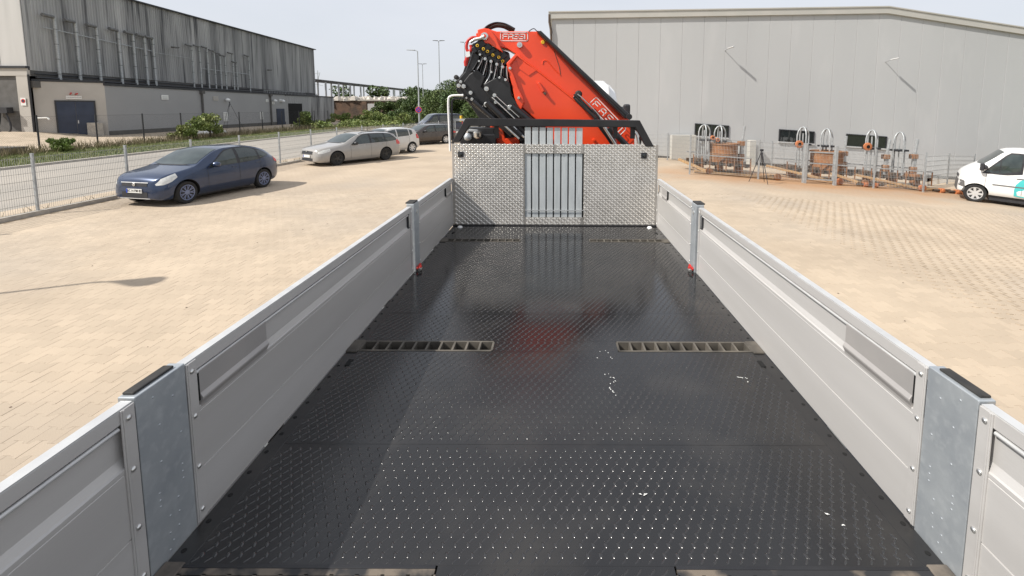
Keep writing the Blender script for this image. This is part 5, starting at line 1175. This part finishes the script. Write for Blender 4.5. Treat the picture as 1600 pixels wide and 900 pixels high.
hatch = dict(nose_k=.62, L=4.34, W=1.84, axles=(.87, 3.53), track=1.60, wheel=.315, arch=.06,
    top=[(0, .60), (.03, .70), (.12, .79), (.5, .915), (1.0, 1.01), (1.18, 1.05), (1.6, 1.26), (2.0, 1.435), (2.35, 1.495), (2.8, 1.50), (3.3, 1.455), (3.75, 1.34), (4.05, 1.17), (4.22, .99), (4.30, .80), (4.34, .68)],
    bottom=[(0, .25), (.15, .20), (.6, .19), (3.7, .19), (4.2, .25), (4.34, .34)], belt=[(0, .50), (.5, .75), (1.2, .90), (2.5, .945), (3.6, 1.0), (4.34, .9)],
    width=WID(4.34), roofw=[(0, .8), (.3, .84), (1.1, .88), (1.6, .80), (2.2, .72), (3.2, .70), (3.9, .72), (4.34, .8)],
    windscreen=(1.18, 2.06), rear_screen=(3.72, 4.14), cowl=True,
    windows=[[(1.62, .93, .95), (2.02, .945, 1.22), (2.25, .95, 1.35), (2.55, .955, 1.40)], [(2.66, .96, 1.405), (3.05, .975, 1.395), (3.30, .985, 1.33), (3.36, 1.0, 1.30)], [(3.43, 1.03, 1.29), (3.55, 1.04, 1.26), (3.80, 1.09, 1.12)]],
    pillars=[[(1.55, .925, .93), (2.02, .935, 1.255), (2.25, .94, 1.385), (2.6, .945, 1.43), (3.0, .955, 1.43), (3.4, .985, 1.34), (3.55, 1.02, 1.29), (3.84, 1.08, 1.12)]],
    gaps=[(1.52, .30, .90), (2.60, .28, .95), (3.42, .60, .99)], handles=[(2.42, .86), (3.30, .90)],
    headlight=[(.07, .60, .64), (.22, .61, .77), (.48, .68, .84), (.64, .78, .885)], taillight=[(4.05, .86, 1.0), (4.20, .80, 1.02), (4.30, .78, .86)],
    nose=[('grille', .575, .665, .42, 'd', .012), ('grille_bar', .665, .685, .45, 's', .016), ('lower_grille', .27, .42, .42, 'd', .012), ('lower_bar', .235, .255, .5, 's', .016)],
    plate=(.45, 'EC H FM 82'), badge=.625, mirror=(1.72, .97), )
b = build_car(hatch, 'parked_car', 'dark metallic blue five-door hatchback parked by the mesh fence, nearest of the parked cars', 'car', (-10.40, 12.78), (-9.88, 15.42), M_carblue, M_rimblue, 'spoke', 'cars parked along the fence')
wagon = dict(L=4.66, W=1.81, axles=(.92, 3.60), track=1.58, wheel=.325, arch=.05,
    top=[(0, .62), (.03, .72), (.12, .80), (.5, .90), (1.1, .985), (1.28, 1.02), (1.7, 1.22), (2.1, 1.39), (2.5, 1.455), (3.2, 1.46), (3.9, 1.42), (4.25, 1.36), (4.42, 1.20), (4.58, .98), (4.66, .78)],
    bottom=[(0, .24), (.15, .19), (.6, .18), (3.9, .18), (4.5, .25), (4.66, .36)], belt=[(0, .50), (.5, .74), (1.3, .88), (2.6, .925), (3.9, .97), (4.66, .9)],
    width=WID(4.66), roofw=[(0, .8), (.3, .84), (1.2, .88), (1.7, .80), (2.3, .73), (3.6, .71), (4.3, .74), (4.66, .82)],
    windscreen=(1.28, 2.14), rear_screen=(4.27, 4.50), cowl=True,
    windows=[[(1.72, .92, .93), (2.1, .93, 1.22), (2.35, .935, 1.33), (2.68, .94, 1.365)], [(2.78, .94, 1.37), (3.55, .955, 1.355)], [(3.62, .96, 1.35), (3.95, .98, 1.31), (4.27, 1.02, 1.10)]],
    pillars=[[(1.66, .91, .92), (2.1, .92, 1.26), (2.35, .925, 1.365), (2.7, .93, 1.40), (3.6, .95, 1.385), (4.0, .97, 1.33), (4.32, 1.0, 1.08)]],
    gaps=[(1.62, .28, .88), (2.73, .27, .93), (3.62, .55, .95)], handles=[(2.55, .86), (3.47, .88)],
    headlight=[(.10, .58, .66), (.28, .60, .74), (.60, .68, .80)], taillight=[(4.28, .80, 1.0), (4.42, .78, 1.02), (4.58, .78, .95)],
    nose=[('grille', .56, .70, .42, 'd', .014), ('lower_grille', .26, .38, .42, 'd', .012)], plate=(.47, None), badge=.715, mirror=(1.82, .95), rails=[(2.2, 4.2)], mirror_m=M_darktrim)
build_car(wagon, 'parked_car', 'light grey estate car with black wheels and roof rails, second along the fence', 'car', (-10.12, 21.25), (-8.62, 23.62), M_cargrey, M_rimdark, 'five', 'cars parked along the fence')
mpv = dict(L=4.06, W=1.74, axles=(.82, 3.40), track=1.5, wheel=.31, arch=.05,
    top=[(0, .66), (.04, .78), (.2, .88), (.6, .98), (.95, 1.06), (1.3, 1.22), (1.8, 1.42), (2.2, 1.50), (2.9, 1.51), (3.4, 1.47), (3.7, 1.42), (3.86, 1.22), (3.98, 1.0), (4.06, .75)],
    bottom=[(0, .26), (.5, .2), (3.5, .2), (4.06, .34)], belt=[(0, .55), (1.0, .92), (2.5, .98), (3.8, 1.04), (4.06, .9)],
    width=WID(4.06), roofw=[(0, .8), (.9, .86), (1.5, .78), (2.2, .73), (3.5, .73), (4.06, .82)], windscreen=(.98, 1.86), rear_screen=(3.72, 3.92), cowl=True,
    windows=[[(1.35, .96, .98), (1.9, .98, 1.34), (2.35, .99, 1.41)], [(2.43, .99, 1.42), (3.2, 1.03, 1.40)], [(3.27, 1.05, 1.39), (3.48, 1.12, 1.34)]], gaps=[(1.25, .3, .95), (2.39, .28, .98), (3.2, .6, 1.0)], handles=[(2.2, .90), (3.1, .94)],
    headlight=[(.1, .62, .7), (.3, .64, .84), (.6, .78, .9)], taillight=[(3.72, .86, 1.1), (3.86, .82, 1.12), (3.98, .82, .98)], nose=[('grille', .5, .66, .4, 'd', .012)], mirror=(1.5, 1.02))
build_car(mpv, 'parked_car', 'silver white hatchback partly hidden behind the grey estate car', 'car', (-10.05, 25.3), (-8.52, 27.4), M_carsilver, M_rimsilver, 'cap', 'cars parked along the fence')
dk = dict(wagon); dk.update(rails=[])
build_car(dk, 'parked_car', 'dark brown estate car with silver wheels, last of the row beside the guard frame', 'car', (-9.95, 32.3), (-8.1, 34.3), M_cardark, M_rimsilver, 'cap', 'cars parked along the fence')
van = dict(L=4.15, W=1.92, axles=(.50, 3.10), track=1.72, wheel=.325, arch=.05,
    top=[(0, .80), (.02, .95), (.08, 1.06), (.3, 1.25), (.52, 1.40), (.85, 1.70), (1.12, 1.96), (1.3, 2.03), (1.7, 2.07), (3.2, 2.07), (4.0, 2.03), (4.12, 1.85), (4.15, 1.4)],
    bottom=[(0, .34), (.5, .32), (3.8, .32), (4.15, .4)], belt=[(0, .70), (.5, 1.22), (1.2, 1.22), (4.15, 1.22)],
    width=[(0, .62), (.03, .74), (.09, .85), (.22, .95), (.4, .99), (.7, 1.0), (3.9, 1.0), (4.15, .94)], roofw=[(0, .82), (.5, .92), (1.1, .86), (1.7, .84), (4.15, .85)], windscreen=(.50, 1.08),
    windows=[[(.70, 1.16, 1.18), (.86, 1.16, 1.38), (1.04, 1.16, 1.58)], [(1.07, 1.16, 1.62), (1.2, 1.16, 1.78), (1.3, 1.17, 1.86), (1.58, 1.22, 1.86), (1.59, 1.22, 1.86)], [(1.80, 1.20, 1.86), (2.7, 1.20, 1.86)], [(2.82, 1.20, 1.86), (3.8, 1.20, 1.84)]],
    pillars=[[(.60, 1.10, 1.11), (.86, 1.10, 1.44), (1.15, 1.10, 1.80), (1.28, 1.11, 1.91), (1.5, 1.15, 1.92), (1.65, 1.18, 1.91)], [(1.74, 1.15, 1.90), (3.9, 1.15, 1.88)]],
    trim=[('grey', [(.012, .345, .76), (.10, .345, .76), (.16, .345, .74), (.20, .345, .5)]), ('grey', [(.92, .70, .745), (3.0, .70, .745)]), ('teal', [(1.50, .60, .62), (1.52, .40, .80), (1.62, .38, .96), (1.76, .37, 1.06), (2.0, .37, 1.10), (2.3, .37, 1.0), (2.5, .38, .8), (2.56, .5, .55)])],
    gaps=[(.72, .50, 1.1), (1.70, .34, 1.92), (2.76, .34, 1.92)], handles=[(1.60, 1.02)], handle_m=M_darktrim, headlight=[(.03, .80, .84), (.14, .80, 1.02), (.24, .88, 1.08)], taillight=[(4.02, .8, 1.3), (4.13, .8, 1.3)],
    nose=[('front_bumper', .34, .76, .60, 'g', .015), ('grille', .80, .92, .4, 'd', .012)], mirror=(.62, 1.30), mirror_m=M_darktrim)
vn = build_car(van, 'white_van', 'white minibus with a teal print on its side, parked at the right edge', 'van', (15.60, 16.9), (17.65, 15.3), M_white, M_rimsilver, 'cap')
MB().box(.50, .62, -1.18, -1.0, 1.20, 1.48).build('mirror_housing', M_darktrim, vn, bevel=.03)
suv = dict(van); suv.update(trim=[]); build_car(suv, 'grey_van', 'mid grey van standing behind the white minibus, only its roof in view', 'van', (21.3, 21.0), (23.7, 20.0), M_carmid, M_rimsilver, 'cap')
vn2 = dict(van); vn2.update(trim=[])
build_car(vn2, 'dark_van', 'dark blue van beyond the row of parked cars, only its roof in view', 'van', (-12.2, 44.0), (-9.7, 45.6), M_cardblue, M_rimsilver, 'cap')

# ================================================================ RUSTY YARD MACHINES ON THE RIGHT
def arch(parent, x, y, z0, h, w, m=M_galvpost):
    mb = MB()
    for ang in (0, math.pi / 2):
        c, s = math.cos(ang), math.sin(ang); pts = []
        for t in np.linspace(0, 1, 17):
            if t < .3: u, v = -w / 2, h * .78 * t / .3
            elif t > .7: u, v = w / 2, h * .78 * (1 - t) / .3
            else: a = math.pi * (t - .3) / .4; u, v = -w / 2 * math.cos(a), h * .78 + h * .22 * math.sin(a)
            pts.append((x + u * c, y + u * s, z0 + v))
        mb.tube(pts, .032, 8)
    o = mb.build('arched_cage', m, parent, smooth=50)
    MB().box(x - w / 2, x + w / 2, y - w / 2, y + w / 2, z0 + h * .56, z0 + h * .60).build('cage_plate', M_darktrim, parent)
    MB().cyl((x, y, z0), (x, y, z0 + h * .85), .03, 6).build('cage_rod', m, parent)
def wheel_ring(parent, x, y, z, r):
    MB().lathe((x, y, z), (0, -1, 0), [(0, r), (.08, r), (.09, r * .9), (.09, r * .45), (.03, r * .42)], 18).build('orange_reel', M_orange, parent, smooth=40)
    MB().cyl((x, y - .03, z), (x, y - .095, z), r * .4, 14).build('reel_hub', M_hole, parent)
def machine(x0, x1, y, arches, drum, rings, posts, label, zt):
    zb = g((x0 + x1) / 2, y)
    r = empty('yard_machine', ((x0 + x1) / 2, y, zb), 0, label, 'machine', 'rusty machines behind the mesh fence'); ox, oy = (x0 + x1) / 2, y
    sl = SLP = -.068
    gz = lambda x: (x - ox) * sl
    def part(mb, nm, m, **k): o = mb.build(nm, m, r, **k); return o
    part(MB().bar((x0 - ox, -.5, gz(x0) + .38), (x1 - ox, -.5, gz(x1) + .38), .1, .14).bar((x0 - ox, .6, gz(x0) + .38), (x1 - ox, .6, gz(x1) + .38), .1, .14), 'base_frame', M_rustdark, bevel=.01)
    mb = MB(); n = int((x1 - x0) / .35)
    for k in range(n): xx = x0 + .15 + k * (x1 - x0 - .3) / max(1, n - 1); mb.box(xx - ox - .05, xx - ox + .05, -.55, .65, gz(xx) + .28, gz(xx) + .42)
    part(mb, 'cross_bars', M_rustdark)
    part(MB().bar((x0 - ox, -.55, gz(x0) + .72), (x1 - ox, -.55, gz(x1) + .72), .05, .05).bar((x0 - ox, .6, gz(x0) + .74), (x1 - ox, .6, gz(x1) + .74), .05, .05), 'guard_rail', M_galvpost)
    for k in range(n + 1): xx = x0 + k * (x1 - x0) / n; part(MB().box(xx - ox - .02, xx - ox + .02, -.56, -.53, gz(xx) + .1, gz(xx) + .74), 'stanchion', M_rust)
    for t_ in (.15, .5, .85):
        xx = x0 + (x1 - x0) * t_
        part(MB().lathe((xx - ox, -.3, gz(xx) + .18), (0, 1, 0), [(0, .16), (.25, .16)], 14), 'roller', M_rust, smooth=40)
        part(MB().box(xx - ox - .14, xx - ox + .14, -.3, .4, gz(xx) + .36, gz(xx) + .54), 'gear_box', M_rustdark if t_ != .85 else M_rust, bevel=.02)
    for (xx, h, w) in arches: arch(r, xx - ox, .05, gz(xx) + .42, h, w)
    for (xx, rr, z0, z1) in drum:
        d_ = part(MB().lathe((xx - ox, .1, gz(xx)), (0, 0, 1), [(z0, rr), (z0 + .04, rr), (z0 + .05, rr * .97), ((z0 + z1) / 2 - .02, rr * .97), ((z0 + z1) / 2, rr), ((z0 + z1) / 2 + .02, rr * .97), (z1 - .06, rr * .97), (z1 - .05, rr * 1.04), (z1, rr * 1.04), (z1, rr * .8)], 28), 'drum', M_rust, smooth=30)
        mb = MB()
        for k in range(0): a = k * math.pi / 9; mb.box(-.02, .02, -.02, .02, 0, 0.001) if False else mb.cyl((xx - ox + rr * math.cos(a), .1 + rr * math.sin(a), gz(xx) + z0), (xx - ox + rr * math.cos(a), .1 + rr * math.sin(a), gz(xx) + z1 - .05), .02, 5)
    for (xx, z, rr) in rings: wheel_ring(r, xx - ox, -.25, gz(xx) + z, rr)
    for (xx, z1, ln) in posts:
        part(MB().bar((xx - ox, 0, gz(xx) + .3), (xx - ox + ln * .4, 0, gz(xx) + z1 - .6), .14, .14).bar((xx - ox + ln * .4, 0, gz(xx) + z1 - .6), (xx - ox + ln, 0, gz(xx) + z1), .12, .07), 'post', M_galvpost, bevel=.01)
        part(MB().box(xx - ox - .15, xx - ox + .13, -.12, .12, gz(xx) + z1 - .88, gz(xx) + z1 - .68), 'clamp_block', M_rust, bevel=.02)
        part(MB().box(xx - ox - .10, xx - ox + .12, -.12, .12, gz(xx) + .55, gz(xx) + .85), 'clamp_block', M_rust, bevel=.02)
    return r
Yq = 20.6
machine(6.1, 8.6, Yq, [(6.72, 1.62, .5), (7.42, 1.62, .5)], [(7.62, .62, .42, 1.28)], [(6.98, 1.5, .10), (7.2, 1.42, .09)], [(8.38, 2.1, .12)], 'leftmost rusty machine with two arched cages and a brown drum behind the mesh fence', 1)
machine(10.2, 13.2, Yq, [(11.15, 1.85, .52), (12.22, 1.85, .52)], [(12.3, .68, .3, 1.28)], [(10.82, 1.5, .17)], [(13.0, 2.0, .06)], 'middle rusty machine with an orange ring left of its arched cages', 1)
machine(13.55, 16.6, Yq, [(14.25, 1.95, .52), (15.5, 1.95, .52)], [], [(13.85, 1.62, .18)], [(14.9, 2.0, .12), (16.15, 2.1, .12)], 'rightmost machine with two arched cages and two leaning grey posts', 1)
for i, (xa, ya, xb, yb) in enumerate(((5.6, 20.6, 6.5, 19.35), (9.5, 20.5, 11.8, 19.0), (11.9, 20.4, 13.0, 19.2), (12.8, 20.4, 15.2, 18.95), (5.9, 19.3, 9.2, 18.95), (14.2, 19.4, 16.8, 18.9))):
    r = empty('timber_beam', (xa, ya, g(xa, ya)), 0, ['short timber ramp left of the leftmost machine', 'long pale timber ramp before the middle machine', 'short pale timber ramp between the middle and right machines', 'long pale timber ramp before the right machine', 'flat timber beam along the foot of the leftmost machine', 'flat timber beam along the foot of the right machine'][i], 'beam', 'timber beams on the paving')
    z1 = g(xb, yb) - g(xa, ya)
    MB().bar((0, 0, .42 if i < 4 else .06), (xb - xa, yb - ya, z1 + .08), .16, .09).build('beam', M_timber, r, bevel=.01)
    w = MB().lathe((xb - xa, yb - ya - .1, z1 + .14), (0, -1, 0), [(0, .14), (.1, .14), (.11, .1), (.11, .03)], 14).build('end_roller', M_orange if i % 2 else M_rust, r, smooth=40)
for i, (x, y) in enumerate(((9.0, 19.1), (12.9, 18.9), (13.35, 18.95), (16.0, 18.8), (16.6, 18.75))):
    r = empty('machine_foot', (x, y, g(x, y)), 0, ['rusty orange foot block right of the camera tripod', 'left of two orange foot blocks before the middle machine', 'right of two orange foot blocks before the middle machine', 'left of two orange foot blocks at the right end of the fence', 'right of two orange foot blocks at the right end of the fence'][i], 'block', 'orange foot blocks on the paving')
    MB().box(-.09, .09, -.08, .08, 0, .18).lathe((0, -.08, .1), (0, -1, 0), [(0, .075), (.04, .075), (.05, .03)], 12).build('block', M_orange if i != 0 else M_timber, r, bevel=.015)
    MB().cyl((-.35, 0, .1), (.35, 0, .1), .05, 10).build('axle', M_rustdark, r)
# grey cabinets behind the machines
for x, w, lb in ((6.9, 1.3, 'pale grey cabinet under the left window of the grey hall'), (10.6, .35, 'narrow pale post cabinet beside the middle window of the grey hall')):
    z = g(x, 24.6); MBc = MB().box(x - w / 2, x + w / 2, 24.5, 24.9, z - .05, z + 1.35).build('cabinet', M_halltrim, None, bevel=.02); tag(MBc, lb, 'cabinet')

# ================================================================ STREET LAMPS, SIGN, BRIDGE, TERRACE, TREES
def street_lamp(x, y, h, arm, label, head=(.9, .28), arms=(-1,), r0=.085, oval=False):
    z = g(x, y); r = empty('street_lamp', (x, y, z), 0, label, 'street lamp', 'street lamps along the road')
    MB().tube([(0, 0, 0), (0, 0, h * .35), (0, 0, h * .36), (0, 0, h)], [r0, r0, r0 * .75, r0 * .55], 8).build('pole', M_galvpost, r, smooth=40)
    for a in arms:
        MB().cyl((0, 0, h - .03), (a * arm, 0, h + .08), .035, 6).build('arm', M_galvpost, r)
        MB().add([(a * arm, -head[1] / 2, h + .04), (a * (arm + head[0]), -head[1] / 2.5, h + .10), (a * (arm + head[0]), head[1] / 2.5, h + .10), (a * arm, head[1] / 2, h + .04), (a * arm, -head[1] / 2, h + .14), (a * (arm + head[0]), -head[1] / 2.5, h + .15), (a * (arm + head[0]), head[1] / 2.5, h + .15), (a * arm, head[1] / 2, h + .14)], [(0, 3, 2, 1), (4, 5, 6, 7), (0, 1, 5, 4), (1, 2, 6, 5), (2, 3, 7, 6), (3, 0, 4, 7)]).build('lamp_head', M_plinth if len(arms) > 1 else M_galvpost, r, bevel=.02) if not oval else MB().prism([(a * (arm - .05 + head[0] * u_), head[1] / 2 * w_) for u_, w_ in ((0, -.15), (.3, -.45), (.6, -.9), (.8, -1), (.95, -.7), (1, 0), (.95, .7), (.8, 1), (.6, .9), (.3, .45), (0, .15))], h + .03, h + .12, axis='Z').build('lamp_head', M_galvpost, r, bevel=.02)
    return r
street_lamp(-15.6, 53.3, 9.0, .3, 'slim grey street lamp with a blue and red no stopping sign on its pole', (.95, .3), r0=.10)
sg = empty('no_stopping_sign', (-15.6, 53.1, 2.35), .15, 'round blue sign with red ring and cross fixed to the street lamp pole', 'sign')
MB().cyl((0, 0, 0), (0, -.02, 0), .36, 28).build('red_disc', M_redprint, sg); MB().cyl((0, -.02, 0), (0, -.03, 0), .28, 28).build('blue_disc', M_blueprint, sg)
MB().bar((-.22, -.035, .22), (.22, -.035, -.22), .06, .01, (0, 1, 0)).build('cross_bar', M_redprint, sg); MB().bar((-.22, -.04, -.22), (.22, -.04, .22), .06, .01, (0, 1, 0)).build('cross_bar', M_redprint, sg)
MB().cyl((0, .0, 0), (0, .02, 0), .37, 28).build('sign_back', M_plate, sg)
street_lamp(-20.5, 83.0, 14.2, .15, 'tall thin mast with twin dark floodlights rising behind the hedge', (.9, .4), (-1, 1), r0=.12)
street_lamp(-24.9, 88.0, 10.6, .1, 'small distant twin-headed lamp mast between the two taller lamps', (.7, .3), (-1, 1), r0=.09)
street_lamp(-14.6, 76.0, 13.0, .1, 'distant lamp mast just left of the crane hook', (.6, .3), (-1, 1), r0=.08)
# the lamp whose shadow lies on the yard
lp = street_lamp(-12.0, 4.7, 5.3, .2, 'yard lamp post with a broad flat head near the fence, outside the left edge', (.75, .40), (1,), r0=.06, oval=True)
# conveyor bridge
br = empty('conveyor_bridge', (0, 0, 0), 0, 'long elevated grey conveyor bridge on slender columns beyond the factory', 'bridge')
MB().bar((-53, 95, 8.25), (-53, 185, 8.5), .8, .5).build('deck', M_plinth, br)
MB().bar((-52.4, 95, 8.55), (-52.4, 185, 8.8), .1, .12).build('rail', M_darktrim, br)
for k in range(14):
    y = 99 + k * 6.3
    for dx in (-.6, 1.2): MB().cyl((-53 + dx, y, 3.5), (-53 + dx, y, 8.1), .22, 8).build('column', M_galvpost, br)
# distant pylon with rotor-like arms
pyl = empty('lattice_mast', (-72.5, 142, 0), 0, 'thin distant lattice mast beyond the conveyor bridge', 'mast')
MB().cyl((0, 0, 0), (.4, 0, 13.5), .25, 6, r2=.08).build('mast', M_galvpost, pyl)
MB().bar((-2.2, 0, 9.8), (1.8, 0, 8.9), .12, .12).bar((0, 0, 9), (.9, 0, 12.6), .12, .12).bar((-.8, 0, 12.5), (1.2, 0, 12.8), .1, .1).build('cross_arm', M_galvpost, pyl)
# terrace with rubble, stone wall and pale panel
tr = MB().box(-62, -18, 86, 120, -.5, 3.75).build('terrace', M_wallstone); tr['kind'] = 'structure'
wl_ = empty('stone_wall', (-30, 86, 0), 0, 'brown overgrown stone wall under the white rubble beyond the factory', 'wall'); 
MB().box(-12, 4, -.3, 0, -.3, 3.7).build('wall', M_wallstone, wl_)
MB().box(-12.5, 12, -.45, 1.2, 3.7, 3.95).build('coping', M_kerb, wl_)
MB().box(-4.5, -3.0, -.5, -.3, -.3, 3.2).build('pale_panel', M_facade, wl_); MB().box(-5.6, -4.7, -.5, -.3, -.3, 3.6).build('pier', M_wallstone, wl_)
n = 190; P = []; Rr = []
for i in range(n):
    P.append((random.uniform(-42, -20), random.uniform(85.6, 91), 3.9 + random.uniform(0, .35))); 
tv_ = np.array([(-.5, -.4, -.3), (.45, -.5, -.3), (.5, .4, -.3), (-.4, .5, -.3), (-.35, -.3, .35), (.3, -.35, .25), (.35, .25, .4), (-.3, .35, .3)]); tf_ = np.array([(0, 3, 2, 1), (4, 5, 6, 7), (0, 1, 5, 4), (1, 2, 6, 5), (2, 3, 7, 6), (3, 0, 4, 7)])
R = np.array([rotz(random.uniform(0, 6)) * random.uniform(.4, 1.3) for _ in range(n)]); V, F = stamp(tv_, tf_, np.array(P), R)
tag(fast('rubble', V, F, M_stone, None, np.repeat(RNG.uniform(0, 1, n), 6)), 'heap of white rubble blocks on top of the brown stone wall', 'rubble', None, 'stuff')
# pale far sheds
for i, (x, y, w, h, lb) in enumerate(((-52, 210, 40, 11.5, 'long pale distant shed seen through the conveyor bridge columns'), (-75, 240, 24, 10.5, 'small pale distant shed left of the long shed'))):
    r = empty('distant_shed', (x, y, 0), 0, lb, 'building'); MB().box(-w / 2, w / 2, 0, 20, 0, h * .6).build('wall', M_facade, r)
    MB().prism([(-w / 2 - .5, h * .6), (w / 2 + .5, h * .6), (w / 2 - 4, h * .72), (-w / 2 + 4, h * .72)], -.5, 20.5).build('roof', M_galvpost, r)
def tree(x, y, h, w, label, m=M_leaf, n=5200, size=.17, name='bushy_tree', group='bushes and trees behind the parked cars', z0=None):
    z = g(x, y) if z0 is None else z0; r = empty(name, (x, y, z), 0, label, 'tree' if 'tree' in name else 'bush', group)
    mb = MB().tube([(0, 0, -.2), (.05, 0, h * .3), (-.05, .05, h * .6)], [h * .035, h * .026, h * .012], 7)
    cs = []
    for k in range(16):
        a = random.uniform(0, 6.28); rr = random.uniform(.1, .75) * w / 2; zz = random.uniform(.22, .86) * h
        rr *= math.sqrt(max(.1, 1 - ((zz / h - .45) / .6) ** 2)); cx_, cy_ = rr * math.cos(a), rr * math.sin(a)
        s = random.uniform(.16, .28) * min(w, h); cs.append((cx_, cy_, min(zz, h - s * .8), s, s, s * .8))
        mb.cyl((0, 0, h * .25), (cx_ * .8, cy_ * .8, zz * .9), h * .01, 5, r2=h * .004)
    mb.build('trunk', M_bark, r)
    V, F, rn = leaf_cloud(cs, n, size); fast('crown', V, F, m, r, rn)
    return r
M_leafm = mat('mid_leaves', (0.07, 0.11, 0.028), (0.11, 0.145, 0.04), 0.6, scale=0.6, rnd=0.5, world_pos=True)
random.seed(11)
bush = [(-28.5, 78, 3.6, 6.5, 'reddish green low bush at the foot of the brown stone wall'), (-24.5, 76, 4.1, 6.5, 'green bush right of the pale panel in the stone wall'), (-21.2, 73, 4.6, 6.2, 'mid green bush left of the slim street lamp'),
        (-17.3, 68, 5.4, 6.4, 'tall bush directly behind the slim street lamp'), (-15.3, 74, 7.2, 8.0, 'big rounded bush forming the left hump of the hedge'), (-10.6, 70, 6.7, 7.6, 'large bush right of the hump of the hedge'),
        (-7.6, 66, 6.4, 7.0, 'bush behind the crane hook and guard frame'), (-13.0, 60, 4.7, 5.2, 'dark bush in front of the hedge above the brown car'), (-9.4, 58, 5.4, 5.4, 'dark bush inside the white guard frame'), (-4.6, 64, 6.2, 7.5, 'bush behind the black folded booms of the crane')]
for i, (x, y, h, w, lb) in enumerate(bush): tree(x, y, h, w, lb, M_leaf if i % 3 else M_leafm, n=9500, size=.135)
for x, y, h, w, lb in ((-45.5, 120, 8.0, 7, 'distant tree seen left of the first bridge column'), (-42.5, 140, 8.6, 9, 'distant tree beneath the middle of the bridge'), (-35, 125, 7.6, 8, 'distant tree under the right half of the bridge'), (-29, 118, 7.0, 7, 'distant tree under the right end of the bridge'), (-60, 130, 8.4, 7, 'distant tree just right of the factory corner')):
    tree(x, y, h, w, lb, M_leaf, n=1600, size=.4, name='far_tree', group='distant trees under the conveyor bridge')
# light green shrubs on the verge and weeds at the wall
shr = [(-29.2, 39.0, 2.1, 3.4, 'bright green shrub on the verge behind the roof of the blue car'), (-29.6, 36.8, 1.2, 2.4, 'small bright shrub beside the larger verge shrub'), (-31.0, 57.5, 2.1, 2.0, 'small bright shrub in front of the dark gateway of the annex'), (-31.5, 68, 1.8, 5.0, 'low yellow green shrub near the far end of the annex'), (-29.4, 72, 2.2, 5.0, 'low shrub before the brown stone wall'), (-25.6, 66, 2.0, 6.0, 'low yellow green shrub by the road before the wall'), (-21.6, 64, 2.0, 5.5, 'low shrub by the road left of the street lamp'), (-29.0, 27.0, .8, 1.6, 'tiny bright shrub by the second post of the dark fence')]
for x, y, h, w, lb in shr: tree(x, y, h, w, lb, M_leafl, n=2600, size=.11, name='green_shrub', group='shrubs on the verge')
V, F, rn = leaf_cloud([(-27 + random.uniform(-5, 6), 60 + random.uniform(-4, 22), .35, 1.3, 1.3, .55) for _ in range(40)], 9000, .13)
tag(fast('low_scrub', V, F, M_leafl, None, rn), 'low yellow green scrub along the foot of the stone wall and annex', 'scrub', None, 'stuff')
xy = np.column_stack([RNG.uniform(-27.5, -14, 2500), RNG.uniform(52, 60, 2500)]); V, F, r = blades(xy, .3, .02); fast('road_edge_weeds', V, F, M_dry, None, r); tag(bpy.data.objects['road_edge_weeds'], 'dry weeds beyond the bend of the road', 'weeds', None, 'stuff')
r = MB().box(-38.0 + 5.2, -38 + 6.6, 42.0, 44.2, 0, .28).build('white_bags', M_plate, None, bevel=.12); tag(r, 'low white sack lying in the weeds at the foot of the grey annex', 'sack'); r.location = (0, 0, .1)
# wooded backdrop far behind everything
V, F, rn = leaf_cloud([(x, random.uniform(230, 330), 2, 14, 10, random.uniform(4, 7)) for x in np.arange(-160, 200, 12)], 26000, 1.5)
tag(fast('far_woods', V, F, M_leaf, None, rn), 'far line of woods on the horizon', 'woods', None, 'stuff')
